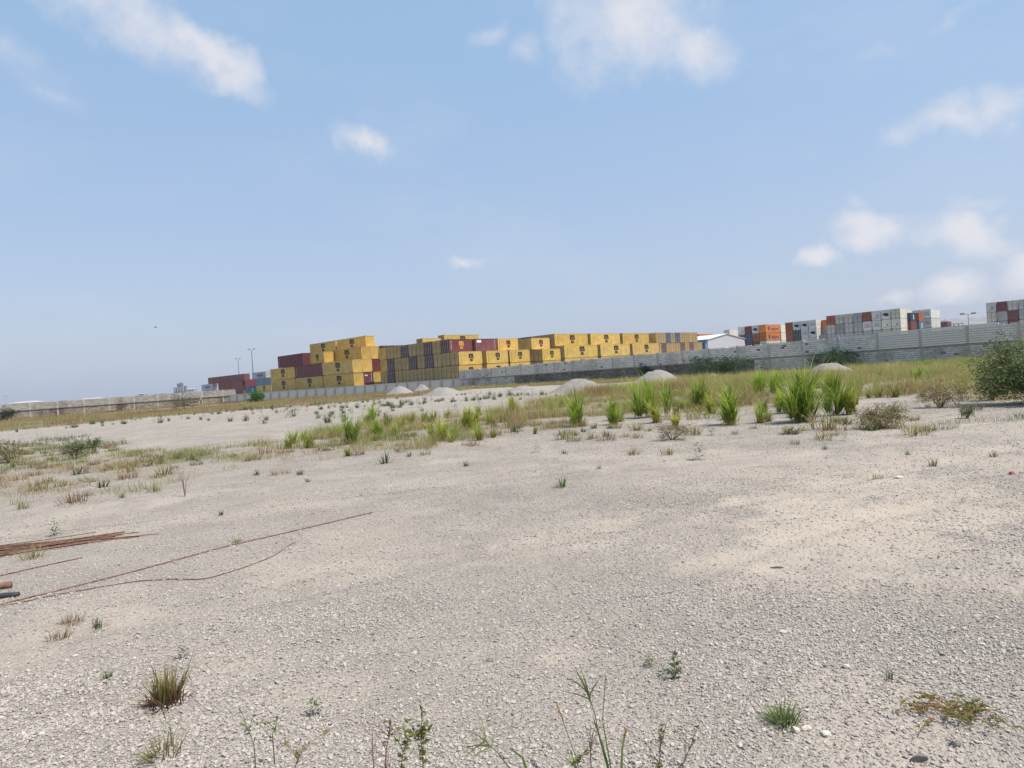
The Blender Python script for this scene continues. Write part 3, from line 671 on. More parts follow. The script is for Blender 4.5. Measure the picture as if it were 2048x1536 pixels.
# --- long yellow block
GC = 'containers of the long yellow stack'; OC = np.array([10.79, 161.31]) * .955
for j in range(3):
    for i in range(10 if j == 0 else 2):
        c_ = (YEL, YEL2, YEL2, MAR, YEL2, YEL2, YEL2, YEL2, MAR, YEL2, MAR, YEL2)[i]
        container(OC + DU * (i * S) + DV * (j * 13.4), YARD + 2 * HH, 'v', '40', YEL if i == 0 else c_, 'door', 'k' if i == 0 else None, f"{CNAME[YEL if i == 0 else c_]} container, top of the long yellow stack, {ORD_[j]} bay, {ORD_[i]} in depth", GC)
    for r_ in (0, 1):
        for i in range(5 if j == 0 else 2):
            q = OC + DU * ((i - 1.35) * S) + DV * (j * 13.4 - 1.0)
            c_ = (YEL, YEL2, PUR, YEL2, YEL2)[i]
            container(q, YARD + r_ * HH, 'v', '40', c_, 'door', 'k' if i == 0 else None, f"{CNAME[c_]} container, {['bottom', 'middle'][r_]} of the long yellow stack, {ORD_[j]} bay, {ORD_[i]} in depth", GC)
    if j == 0:
        for r_ in (0, 1):
            for i in range(5, 11): container(OC + DU * ((i - 1.35) * S) + DV * (-1.0), YARD + r_ * HH, 'v', '40', YEL2, 'door', None, f"dull yellow container, {['bottom', 'middle'][r_]} of the long yellow stack, first bay, {ORD_[i]} in depth", GC)
# door-front block at its right
OD = at_depth(1311.6, 665.4, 183)[:2]; GD = 'containers of the right-hand door front'
for r_, row in enumerate(((YEL,) * 10, (YEL, MAR, YEL, YEL, YEL, MAR, YEL, MAR, YEL, YEL), (YEL, YEL, BLU, YEL, BLU, YEL, YEL, YEL, YEL))):
    for i, c_ in enumerate(row):
        container(OD + DV * (i * 2.50), YARD + r_ * HH, 'u', '40', c_, 'door', 'k' if i == 0 and r_ == 9 else None, lab(c_, 'container doors right of the long yellow stack', RN3[r_], i, 'from the left'), GD)
P = at_depth(1398, 667.5, 282)[:2]
for r_ in range(4):
    container(P, YARD + r_ * 2.9, 'v', '40', ORA, 'plain', None, f"orange container behind the white shed roof, level {ORD_[r_]} from the ground", 'orange containers behind the shed')

# --- orange block
G1 = 'containers of the orange stack'; O1 = at_depth(1530.9, 648.1, 240)[:2]
R1 = [[(ORA, 'door', None), (ORD, 'door', None), (BRD, 'door', None), (WHT, 'smile', None)],
      [(WHT, 'dots', None), (BRD, 'door', None), (BRD, 'door', None), (WHT, 'smile', None)],
      [(ORA, 'door', 'hl'), (ORD, 'door', None), (BLU, 'door', None), (PUR, 'door', None)],
      [(ORA, 'plain', 'hl'), (WHT, 'oval', None), (BRD, 'plain', None), (WHT, 'smile', None)]]
for r_, row in enumerate(R1):
    for i, (c_, en, lg) in enumerate(row):
        container(O1 + DU * (i * 2.6), YARD + r_ * HH, 'v', 'R' if en in RE else '40', c_, en, lg, lab(c_, 'container of the orange stack', RN4[r_], i, 'left of the lettered side'), G1)
P = O1 + DV * 13.0
for r_ in range(4): container(P, YARD + r_ * HH, 'v', 'R', CRM, 'plain', None, f"cream container behind the lettered orange ones, level {ORD_[r_]} from the ground", G1)
P = at_depth(1459, 661, 262)[:2]
for r_ in range(4): container(P, YARD + r_ * HH, 'v', 'R', CRM if r_ != 2 else WHT, 'smile', None, f"cream refrigerated container rising over the shed gable, level {ORD_[r_]} from the ground", G1)
# refrigerated row right of it
O1b = at_depth(1632, 645.5, 226)[:2]
RB = [[(WHT, 'dots'), (WHT, 'dots'), (WHT, 'smile'), (ORD, 'door')], [(WHT, 'dots'), (WHT, 'smile'), (GRN, 'door'), (ORD, 'door')], [(WHT, 'oval'), (WHT, 'dots'), (GRN, 'door'), (ORD, 'door')], [(WHT, 'dots'), (WHT, 'oval'), (WHT, 'oval'), (ORD, 'door')]]
for r_, row in enumerate(RB):
    for i, (c_, en) in enumerate(row):
        container(O1b + DU * (i * 2.6), YARD + r_ * 2.8, 'v', 'R' if en in RE else '40', c_, en, None, lab(c_, 'container between the orange and white stacks', RN4[r_], i, 'from the right'), 'containers between the orange and white stacks')
P = at_depth(1634, 647.5, 228)[:2] + DV * 1.0
for r_, c_ in enumerate((LGR, LGR, LGR, ORA)):
    container(P + DV * 1.2 - DU * 3.1, YARD + r_ * 2.75, 'v', '40', c_, 'plain', None, f"{CNAME[c_]} container left of the white stack, level {ORD_[r_]} from the ground", 'containers between the orange and white stacks')

# --- white refrigerated block
G2 = 'containers of the white stack'; O2 = at_depth(1799.7, 616.5, 200)[:2]
RW = [[(WHT, 'dots')] * 9, [(CRM, 'door'), (CRM, 'door'), (WHT, 'door'), (WHT, 'door'), (WHT, 'door'), (WHT, 'door'), (WHT, 'door'), (WHT, 'door'), (LGR, 'door')],
      [(CRM, 'smile'), (CRM, 'smile'), (WHT, 'dots'), (WHT, 'dots'), (WHT, 'door'), (WHT, 'door'), (LGR, 'door'), (WHT, 'door')],
      [(CRM, 'door'), (WHT, 'oval'), (WHT, 'smile'), (ORD, 'door'), (GRY, 'door'), (WHT, 'door'), (WHT, 'door'), (ORD, 'door')]]
for r_, row in enumerate(RW):
    for i, (c_, en) in enumerate(row):
        container(O2 + DU * (i * 2.62), YARD + r_ * HH, 'v', 'R' if (en in RE or c_ in (WHT, CRM, GRY)) else '40', c_, en, None, lab(c_, 'container of the white stack', RN4[r_], i, 'from its right corner'), G2)
P = at_depth(1819.6, 627, 204)[:2]
for r_, (c_, d_) in enumerate(((BRD, SLA), (BRD, SLA), (BRD, SLA), (NAV, ORD))):
    container(P + DV * 1.0, YARD + r_ * 2.59, 'v', '20', c_, 'plain', 'em' if r_ == 3 else None, f"{CNAME[c_]} short container right of the white stack, level {ORD_[r_]} from the ground", 'short containers right of the white stack')
    container(P + DV * 7.6 - DU * .6, YARD + r_ * 2.59, 'v', '20', d_, 'plain', 'em' if d_ is SLA else None, f"{CNAME[d_]} short container behind the navy stack, level {ORD_[r_]} from the ground", 'short containers right of the white stack')
P = at_depth(1861, 617.8, 215)[:2]
for r_ in range(4):
    for i in range(2): container(P + DU * (i * 2.62), YARD + r_ * HH, 'v', 'R', WHT, 'dots', None, lab(WHT, 'refrigerated container behind the navy stack', RN4[r_], i, 'from its right corner'), 'refrigerated containers behind the navy stack')
P = at_depth(1895, 640, 250)[:2]
for r_ in range(3): container(P, YARD + r_ * 2.95, 'v', '20', BRD, 'plain', None, f"lone dark red container beside the floodlight, level {ORD_[r_]} from the ground", 'dark red containers beside the floodlight')
# --- stack at the right edge
G3 = 'containers of the stack at the right edge'; O3 = at_depth(1991.5, 605, 203)[:2]
R3 = [[(WHT, 'dots'), (LGR, 'plain'), (MAR, 'plain'), (WHT, 'door'), (WHT, 'door'), (WHT, 'door')], [(CRM, 'dots'), (GRY, 'plain'), (BRD, 'plain'), (WHT, 'door'), (WHT, 'door'), (WHT, 'door')],
      [(CRM, 'door'), (LGR, 'plain'), (BRD, 'plain'), (WHT, 'door'), (WHT, 'door'), (WHT, 'door')], [(WHT, 'smile'), (MAR, 'plain'), (WHT, 'door'), (WHT, 'door'), (CRM, 'door'), (CRM, 'door')]]
for r_, row in enumerate(R3):
    for i, (c_, en) in enumerate(row):
        container(O3 - DU * (i * 2.62), YARD + r_ * HH, 'v', 'R' if (en in RE or c_ in (WHT, CRM)) else '40', c_, en, None, lab(c_, 'container of the right edge stack', RN4[r_], i, 'from its left'), G3)

# --- distant stacks at the left
GL = 'distant containers at the left'; OL = at_depth(488, 747.3, 290)[:2]
for r_, row in enumerate(((BRD, BRD, GRY), (BRD, BRD, GRY), (BRD, BRD, BRD))):
    for i, c_ in enumerate(row):
        container(OL + DU * (i * 12.5 + (6 if r_ < 2 and i == 2 else 0) + (2 if r_ < 2 else 0)) , YARD + r_ * HH, 'u', '40', c_, 'plain', 'mk' if c_ is GRY and r_ == 1 else None, lab(c_, 'container of the far left stack', RN3[r_], i, 'from the right'), GL)
container(OL - DU * .1 + DV * 3.2, YARD, 'u', '20', BRD, 'plain', 'wm', 'dark red container at the right foot of the far left stack', GL)
container(OL - DU * .1 + DV * 3.2, YARD + HH, 'u', '20', RED, 'plain', 'wm', 'bright red container on the right foot of the far left stack', GL)
P = at_depth(518, 758, 270)[:2]
for r_, c_ in enumerate((BLU, RED)): container(P, YARD + r_ * HH, 'u', '40', c_, 'plain', 'em' if c_ is BLU else 'wm', f"{CNAME[c_]} container between the far red stack and the yellow one, {['lower', 'upper'][r_]}", GL)
P = at_depth(541, 757, 262)[:2]
for r_, c_ in enumerate((YEL2, SLA)): container(P, YARD + r_ * HH, 'u', '40', c_, 'plain', 'k' if c_ is YEL2 else None, f"{CNAME[c_]} container just left of the yellow stack, {['lower', 'upper'][r_]}", GL)
P = at_depth(531, 742.7, 279)[:2]
for r_, c_ in enumerate((SLA, SLA, GRY)): container(P, YARD + r_ * HH, 'u', '40', c_, 'plain', 'mk' if r_ == 2 else None, f"{CNAME[c_]} container with the lettered one above the red and blue pair, {RN3[r_]}", GL)
container(P + DV * 3.6 - DU * 3.0, YARD, 'u', '40', ORD, 'plain', None, 'brown-orange container beside the pale grey lettered one, bottom of three', GL)
for r_ in (1, 2): container(P + DV * 3.6 - DU * 3.0, YARD + r_ * HH, 'u', '40', ORD, 'plain', None, f"brown-orange container beside the pale grey lettered one, {RN3[r_]} of three", GL)

# ------------------------------------------------------------------ sheds, masts, far buildings
def gp(o2, u, v, z): q = o2 + DU * u + DV * v; return (q[0], q[1], z)
OWH = at_depth(1415, 678.7, 218)[:2]; ez, rz_ = 8.7, 10.35; Ls, Wg = 34.0, 26.6
r = empty('warehouse', (OWH[0], OWH[1], YARD)); tag(r, 'white gabled warehouse with blue doorway showing over the block wall', 'warehouse')
def wpart(nm_, mb, mat, par=r):
    me = mb.me(nm_); n = len(me.vertices)
    for v in me.vertices: v.co -= Vector((OWH[0], OWH[1], YARD))
    return obj(nm_, me, par, mat)
wpart('gable_wall', MB().poly([gp(OWH, 0, 0, YARD), gp(OWH, 0, Wg, YARD), gp(OWH, 0, Wg, ez), gp(OWH, 0, Wg / 2, rz_), gp(OWH, 0, 0, ez)]), M_SHEDWALL)
wpart('gable_wall', MB().poly([gp(OWH, Ls, 0, YARD), gp(OWH, Ls, Wg, YARD), gp(OWH, Ls, Wg, ez), gp(OWH, Ls, Wg / 2, rz_), gp(OWH, Ls, 0, ez)]), M_SHEDWALL)
for v in (0, Wg): wpart('side_wall', MB().poly([gp(OWH, 0, v, YARD), gp(OWH, Ls, v, YARD), gp(OWH, Ls, v, ez), gp(OWH, 0, v, ez)]), M_SHEDWALL)
for (v0, v1, z0, z1) in ((-.4, Wg / 2, ez + .02, rz_ + .14), (Wg + .4, Wg / 2, ez + .02, rz_ + .14)):
    wpart('roof', MB().poly([gp(OWH, -.3, v0, z0), gp(OWH, Ls + .3, v0, z0), gp(OWH, Ls + .3, v1, z1), gp(OWH, -.3, v1, z1)]).poly([gp(OWH, -.3, v0, z0 - .1), gp(OWH, -.3, v1, z1 - .1), gp(OWH, Ls + .3, v1, z1 - .1), gp(OWH, Ls + .3, v0, z0 - .1)]).poly([gp(OWH, -.3, v0, z0 - .1), gp(OWH, -.3, v0, z0), gp(OWH, -.3, v1, z1), gp(OWH, -.3, v1, z1 - .1)]), M_ROOF)
def ubox(u0, u1, v0, v1, z0, z1):
    mb = MB(); c_ = [gp(OWH, u, v, z) for z in (z0, z1) for (u, v) in ((u0, v0), (u1, v0), (u1, v1), (u0, v1))]
    mb.v = c_; mb.f = [(0, 3, 2, 1), (4, 5, 6, 7), (0, 1, 5, 4), (1, 2, 6, 5), (2, 3, 7, 6), (3, 0, 4, 7)]; return mb
wpart('fascia', ubox(.4, 22, -.75, -.05, ez - 1.1, ez - .12), M_BLUEM)
wpart('door', ubox(1.2, 7.5, -.12, -.02, YARD, ez - 1.15), M_BLUEM)
wpart('door_post', ubox(.3, .75, -.35, -.0, YARD, ez - 1.12), M_SKYP)

def mast(P, h, kind, label):
    r = empty('floodlight_mast', (P[0], P[1], YARD)); tag(r, label, 'light mast')
    obj('pole', MB().tube([(0, 0, 0), (0, 0, h)], [.32 if kind == 'v' else .12, .16 if kind == 'v' else .08], 8).me('pole'), r, M_LAMP)
    if kind == 'v':
        for s in (-1, 1):
            a = obj('arm', MB().tube([(0, 0, h - .2), (s * 1.3, 0, h + .9)], .08, 6).me('arm'), r, M_LAMP)
            obj('lamp', MB().box(s * 1.3 - .45, -.3, h + .75, s * 1.3 + .45, .3, h + 1.1).me('lamp'), r, M_LAMP)
    else:
        obj('arm', MB().box(-2.1, -.06, h - .15, 2.1, .06, h).me('arm'), r, M_LAMP)
        for s in (-1, 1): obj('lamp', MB().box(s * 2.1 - .7, -.3, h - .1, s * 2.1 + .7, .3, h + .45).me('lamp'), r, M_LAMP)
mast(at_depth(503, 702, 330), at_depth(503, 702, 330)[2] - YARD, 'v', 'tall floodlight mast with forked top behind the far red stack, nearer one')
mast(at_depth(476, 720, 420), at_depth(476, 720, 420)[2] - YARD, 'v', 'fainter floodlight mast farther left behind the far red stack')
mast(at_depth(1936, 628, 250), at_depth(1936, 628, 250)[2] - YARD, 't', 'double-headed floodlight on a thin pole near the right edge')
mast(at_depth(11, 793, 900), at_depth(11, 793, 900)[2] - YARD, 't', 'faint far floodlight above the left wall near the picture edge')

# silos on the skyline
P = at_depth(359, 785, 900); k_ = 900 / FPX
r = empty('silo_block', (P[0], P[1], YARD)); tag(r, 'blue-grey cluster of grain silos with a head house on the skyline', 'silo')
ht = at_depth(359, 774, 900)[2] - YARD
for i in range(4):
    for j in range(2): obj('silo', MB().cyl((i - 1.5) * 3.6, j * 3.6, 0, ht, 1.85, 14).me('silo', True), r, M_SILO)
obj('head_house', MB().box(-2.0, -1.2, ht, 3.6, 4.6, ht + 4.6).box(1.6, -.4, ht + 4.6, 3.6, 3, ht + 5.6).me('head_house'), r, M_SILO)
obj('lift_tower', MB().box(7.6, -1, 0, 8.8, 3, ht + 1.2).me('lift_tower'), r, M_SILO)
def shed(px0, px1, py, Y, rise, label, wallm=M_FARWALL, roofm=M_FARROOF):
    a, b = at_depth(px0, py, Y), at_depth(px1, py, Y); w = b[0] - a[0]; h = (a[2] + b[2]) / 2 - YARD
    r = empty('far_shed', (a[0], a[1], YARD)); tag(r, label, 'building')
    D = max(8, w * .6); mb = MB(); mb.box(0, 0, 0, w, D, h - rise); obj('walls', mb.me('walls'), r, wallm)
    mb = MB(); mb.poly([(-.3, -.3, h - rise), (w + .3, -.3, h - rise), (w * .8, D / 2, h), (w * .2, D / 2, h)]).poly([(-.3, D + .3, h - rise), (w * .2, D / 2, h), (w * .8, D / 2, h), (w + .3, D + .3, h - rise)]).poly([(-.3, -.3, h - rise), (w * .2, D / 2, h), (-.3, D + .3, h - rise)]).poly([(w + .3, -.3, h - rise), (w + .3, D + .3, h - rise), (w * .8, D / 2, h)])
    obj('roof', mb.me('roof'), r, roofm)
shed(371, 387, 777, 800, 1.0, 'low pinkish far building right of the silos')
shed(12, 70, 803, 500, 1.2, 'long low far roof peeping over the left end of the wall')
shed(150, 200, 796, 520, 1.6, 'low far roof with shallow pitch peeping over the tan wall')
shed(277, 287, 787, 700, .6, 'tiny far rooftop midway along the tan wall')
shed(310, 326, 786, 700, .6, 'thin pale far rooftop just left of the silos')
shed(1890, 2020, 632, 420, 5.0, 'long grey far roof behind the floodlight near the right edge', M_SHEDWALL, M_GREYROOF)
# gantry frame under the floodlight
P = at_depth(1912, 650, 240); r = empty('steel_frame', (P[0], P[1], YARD)); tag(r, 'dark open steel frame just above the wall beside the dark red container', 'steel frame')
for i in range(4):
    obj('post', MB().box(i * 1.6 - 2.4, 0, 0, i * 1.6 - 2.25, .15, P[2] - YARD + .3).me('post'), r, M_CAST)
obj('beam', MB().box(-2.4, -.01, P[2] - YARD + .3, 2.6, .16, P[2] - YARD + .5).me('beam'), r, M_CAST)
for i in range(3): obj('brace', MB().tube([(i * 1.6 - 2.3, .07, P[2] - YARD + .2), (i * 1.6 - .8, .07, P[2] - YARD - 1.2)], .06, 5).me('brace'), r, M_CAST)

# ------------------------------------------------------------------ gravel piles
def pile(px, pyb, wpx, hpx, label, seed, squash=.75, Y=None):
    c_ = ground_px(px, pyb) if Y is None else at_depth(px, 760, Y)[:2]
    d = c_[1]; R = wpx / 2 * d / FPX; H = hpx * d / FPX; na_, nr_ = 56, 22
    th = np.linspace(0, 2 * np.pi, na_, endpoint=False); t = np.linspace(0, 1, nr_)
    T, Q = np.meshgrid(th, t, indexing='ij'); wob = 1 + .22 * (fbm(np.cos(T) * 1.3 + seed, np.sin(T) * 1.3, seed, 3) - .5) * 2
    X = np.cos(T) * Q * R * wob; Yv = np.sin(T) * Q * R * wob * squash
    prof = np.clip(1 - Q, 0, 1); prof = np.where(Q < .35, 1 - .22 * (Q / .35) ** 1.8, .78 * (1 - (Q - .35) / .65) ** 1.15)
    Z = H * prof * (1 + .6 * (fbm(X / R * 1.9 + 5 * seed, Yv / R * 1.6, seed + 2, 3) - .5)) + H * .22 * (fbm(X / R * 6, Yv / R * 7, seed + 4, 3) - .5) * (1 - Q)
    Z = Z - .05
    V = np.stack([X, Yv, Z], -1).reshape(-1, 3); ii, jj = np.meshgrid(np.arange(na_), np.arange(nr_ - 1), indexing='ij'); i2 = (ii + 1) % na_
    F = np.stack([ii * nr_ + jj, ii * nr_ + jj + 1, i2 * nr_ + jj + 1, i2 * nr_ + jj], -1).reshape(-1, 4)
    o = obj('gravel_pile', mesh('gravel_pile', V, F, smooth=True), None, M_PILE, loc=(c_[0], c_[1] + R * squash * .5, hz(*c_))); tag(o, label, 'gravel pile', 'gravel piles along the walls')
    PILES.append((c_[0], c_[1] + R * squash * .5, R, squash)); return o
PILES = []
pile(797, 790, 72, 18, 'smooth pale gravel pile by the panel wall, leftmost of three', 1)
pile(842, 784, 46, 15, 'small pointed gravel pile between two larger ones by the panel wall', 2)
pile(886, 791, 96, 20, 'broad gravel pile at the right end of the panel wall', 3)
pile(1046, 781, 90, 11, 'low weed-grown gravel heap at the left end of the block wall', 4)
pile(1160, 782, 132, 26, 'large rough gravel pile with tufts on top before the block wall', 5)
pile(1322, 764, 116, 24, 'long grey gravel pile before the dark part of the block wall', 6)
pile(1428, 758, 46, 12, 'small gravel heap half hidden in dry grass below the dark shrub', 7)
pile(1666, 748, 116, 27, 'rounded gravel pile before the shrub right of the block wall middle', 8)

# ------------------------------------------------------------------ plants
G1c, G2c = np.array([.055, .10, .018]), np.array([.15, .25, .035])
DRY1, DRY2 = np.array([.22, .15, .07]), np.array([.40, .31, .16])
def blades(n, h, rad, width, lean, droop, c_base, c_mid, c_tip, seg=5, seed=0, var=.25, hvar=.45, zoff=0):
    g_ = np.random.default_rng(seed); az = g_.uniform(0, 2 * np.pi, n); rr = rad * np.sqrt(g_.uniform(0, 1, n))
    root = np.stack([np.cos(az) * rr, np.sin(az) * rr, np.zeros(n) - .01 + (zoff * g_.uniform(0, 1, n) ** 1.3 if zoff else 0)], -1)
    az2 = az + g_.normal(0, .7, n); Ln = h * (1 - hvar * g_.uniform(0, 1, n)); th0 = np.abs(g_.normal(0, lean, n)) * (.35 + rr / max(rad, 1e-6)); dr = droop * g_.uniform(.2, 1.3, n)
    P = np.zeros((n, seg + 1, 3)); P[:, 0] = root
    for k in range(seg):
        th = th0 + dr * ((k + .5) / seg) ** 2; st = np.stack([np.cos(az2) * np.sin(th), np.sin(az2) * np.sin(th), np.cos(th)], -1) * (Ln / seg)[:, None]; P[:, k + 1] = P[:, k] + st
    sa = az2 + np.pi / 2 + g_.normal(0, .5, n); side = np.stack([np.cos(sa), np.sin(sa), np.zeros(n)], -1)
    t = np.linspace(0, 1, seg + 1); w = width * (.55 + .45 * np.sin(np.pi * np.clip(t * 1.1 + .12, 0, 1))) * (1 - t ** 3) + width * .04
    ww = w[None, :, None] * g_.uniform(.6, 1.2, n)[:, None, None] * .5
    V = np.stack([P - side[:, None] * ww, P + side[:, None] * ww], 2)
    cb, cm, ct = map(np.asarray, (c_base, c_mid, c_tip))
    tt = t[:, None]; colr = np.where(tt < .35, cb + (cm - cb) * (tt / .35), cm + (ct - cm) * ((tt - .35) / .65))
    cc = colr[None, :, None, :] * (1 + g_.normal(0, var, n)).clip(.4, 1.8)[:, None, None, None] * np.ones((n, seg + 1, 2, 3))
    i = np.arange(n)[:, None] * (seg + 1) * 2; k = np.arange(seg)[None] * 2
    F = np.stack([i + k, i + k + 1, i + k + 3, i + k + 2], -1).reshape(-1, 4)
    return V.reshape(-1, 3), F, cc.reshape(-1, 3).clip(0, 1)
def merge(parts):
    V, F, Cc = [], [], []; n = 0
    for v, f_, c_ in parts: V.append(v); F.append(np.asarray(f_) + n); Cc.append(c_); n += len(v)
    return np.vstack(V), np.vstack(F), np.vstack(Cc)
def place(name, me, px, py, scale=1.0, rz=None, label=None, cat='plant', group=None):
    c_ = ground_px(px, py); o = obj(name, me, None, M_GRASS, loc=(c_[0], c_[1], hz(*c_))); o.scale = (scale,) * 3; o.rotation_euler = (0, 0, random.uniform(0, 6.28) if rz is None else rz)
    tag(o, label, cat, group); return o
# tall bright cane-like grass: foot px, top px
TALL = [(697, 890, 832, 'left of the pair in front of the panel wall', .9), (745, 850, 808, 'behind the leftmost bright clump', .9), (759, 872, 838, 'right beside the leftmost bright clump', .8), (880, 884, 840, 'with yellowing tips, left of the dry-footed one', .5), (938, 862, 812, 'with dry foot left of the largest gravel pile', .7),
        (1028, 828, 792, 'small, below the weed-grown heap', .6), (1160, 852, 786, 'upright, below the largest gravel pile', 1.0), (1228, 850, 803, 'leaning right, beside the upright one below the largest pile', .9), (1303, 836, 756, 'tall and wide, below the long grey pile', 1.0), (1316, 848, 806, 'low at the right foot of the tall wide one', .7),
        (1398, 822, 757, 'yellow-green, below the dark shrub', .8), (1424, 830, 790, 'short, right of the yellow-green one below the shrub', .7), (1467, 852, 776, 'narrow at the foot, left of the largest clump', .9), (1522, 790, 738, 'dark green, farther back and left of the largest clump', 1.1), (1556, 788, 742, 'farther back, second left of the largest clump', 1.0),
        (1572, 828, 772, 'close against the left side of the largest clump', .8), (1608, 846, 732, 'largest of all, before the rounded gravel pile', 1.15), (1676, 832, 768, 'right of the largest clump, front of two', .9), (1672, 796, 738, 'right of the largest clump, rear of two', 1.1), (1706, 830, 785, 'pale, two to the right of the largest clump', .7), (1838, 766, 734, 'small, in the dry grass near the right wall', .8), (1350, 862, 833, 'low and spreading on the gravel edge in front', .6)]
for i, (px, pb, pt, lb, gk) in enumerate(TALL):
    c_ = ground_px(px, pb); h = (pb - pt) * c_[1] / FPX * (1.12 if 'of all' in lb else 1.22)
    big = 'largest' in lb and 'of all' in lb
    n = 230 if big else int(80 + h * 45)
    wd = .034 if big else .026
    gg = 1.0 if gk > .75 else .9
    mid = np.array([.19, .275, .03]) * gg + (np.array([.10, .04, .015]) if gk < .75 else 0); tip = np.array([.36, .45, .07]) + (np.array([.10, .02, .02]) if gk < .75 else 0)
    g_ = np.random.default_rng(900 + i); ns = 7 if big else int(g_.integers(3, 6)); P1 = []
    for q in range(ns):
        hq = h * (1.15 if q == 0 else g_.uniform(.55, 1.12)); oo = np.array([g_.normal(0, h * .15), g_.normal(0, h * .12), 0]) * (0 if q == 0 else 1)
        k1, k2 = g_.uniform(.75, 1.25), g_.uniform(.85, 1.25)
        v_, f_, c2 = blades(int(n * 1.0 / ns), hq * 1.02, h * .05, wd, .15, g_.uniform(.5, 1.5), (.17, .17, .05), mid * k1, tip * k2, 7, 1000 + i * 13 + q, hvar=.55); P1.append((v_ + oo, f_, c2))
        v_, f_, c2 = blades(int(n * 1.4 / ns), hq * .52, h * .07, wd * .9, .38, g_.uniform(1.2, 2.3), mid * k1 * .9, mid * k1 * 1.1, tip * k2, 6, 4000 + i * 13 + q, hvar=.6, zoff=hq * .55); P1.append((v_ + oo, f_, c2))
    P1 = [(v_ + np.outer(v_[:, 2] ** 1.4 / max(h, .2) ** .4, [*(np.random.default_rng(i * 50 + q // 2).normal(0, .17, 2)), 0]), f_, c2) for q, (v_, f_, c2) in enumerate(P1)]
    p1 = merge(P1)
    p2 = blades(int(n * .35), h * .4, h * .16, .016, .6, 1.3, DRY1 * .7, DRY2 * .8, DRY2, 6, 300 + i)
    r = empty('grass_clump', (c_[0], c_[1], hz(*c_))); tag(r, f"bright green cane grass clump, {lb}", 'grass clump', 'tall bright grass clumps')
    V, F, cc = p1; obj('green_blades', mesh('green_blades', V, F, cc), r, M_GRASS); V, F, cc = p2; obj('dry_blades', mesh('dry_blades', V, F, cc), r, M_GRASS)

# small tuft library
def tuft(n, h, rad, w, lean, droop, kind, seed, seg=3):
    if kind == 'g': a = ((.05, .075, .02), (.075, .125, .03), (.12, .17, .05))
    elif kind == 'd': a = ((.06, .08, .03), (.085, .125, .045), (.14, .18, .07))
    elif kind == 'y': a = ((.16, .12, .05), (.24, .21, .07), (.34, .30, .13))
    else: a = ((.13, .08, .045), (.27, .18, .10), (.40, .29, .17))
    V, F, cc = blades(n, h, rad, w, lean, droop, *a, seg, seed); me = mesh('weed_tuft', V, F, cc); me.materials.append(M_GRASS); return me
def leafy(n, h, rad, seed, col=(.07, .115, .03)):
    g_ = np.random.default_rng(seed); V = []; F = []; Cc = []
    for i in range(n):
        a = g_.uniform(0, 6.28); t = g_.uniform(.1, 1); r_ = rad * t * g_.uniform(.3, 1); z = h * g_.uniform(.1, 1) * (1.1 - .6 * r_ / rad); p = np.array([math.cos(a) * r_, math.sin(a) * r_, z]); d = np.array([math.cos(a), math.sin(a), g_.uniform(-.2, .7)]); d /= np.linalg.norm(d); s_ = np.cross(d, [0, 0, 1.]); s_ /= np.linalg.norm(s_) + 1e-6; l = h * .22; b = len(V)
        V += [p, p + d * l * .5 + s_ * l * .22, p + d * l, p + d * l * .5 - s_ * l * .22]; F.append((b, b + 1, b + 2, b + 3)); c_ = np.array(col) * g_.uniform(.6, 1.5); Cc += [c_] * 4
    st = blades(max(4, n // 10), h * .9, rad * .2, h * .02, .5, .3, (.10, .07, .04), (.09, .08, .035), col, 3, seed + 1)
    me = mesh('weed', *(lambda q: (q[0], q[1]))(m_ := merge([(np.array(V), np.array(F), np.array(Cc)), st])), m_[2]); me.materials.append(M_GRASS); return me
LIB_G = [tuft(34, .20, .05, .010, .55, .8, 'g', 500 + i) for i in range(4)] + [leafy(60, .18, .10, 520 + i) for i in range(2)]
LIB_D = [tuft(30, .22, .06, .014, .5, .7, 'd', 540 + i) for i in range(3)] + [leafy(50, .22, .12, 560 + i, (.075, .11, .04)) for i in range(3)]
LIB_Y = [tuft(60, .22, .10, .008, .7, .8, 'y', 580 + i) for i in range(4)]
LIB_B = [tuft(70, .20, .12, .007, .8, .8, 'b', 600 + i) for i in range(4)]
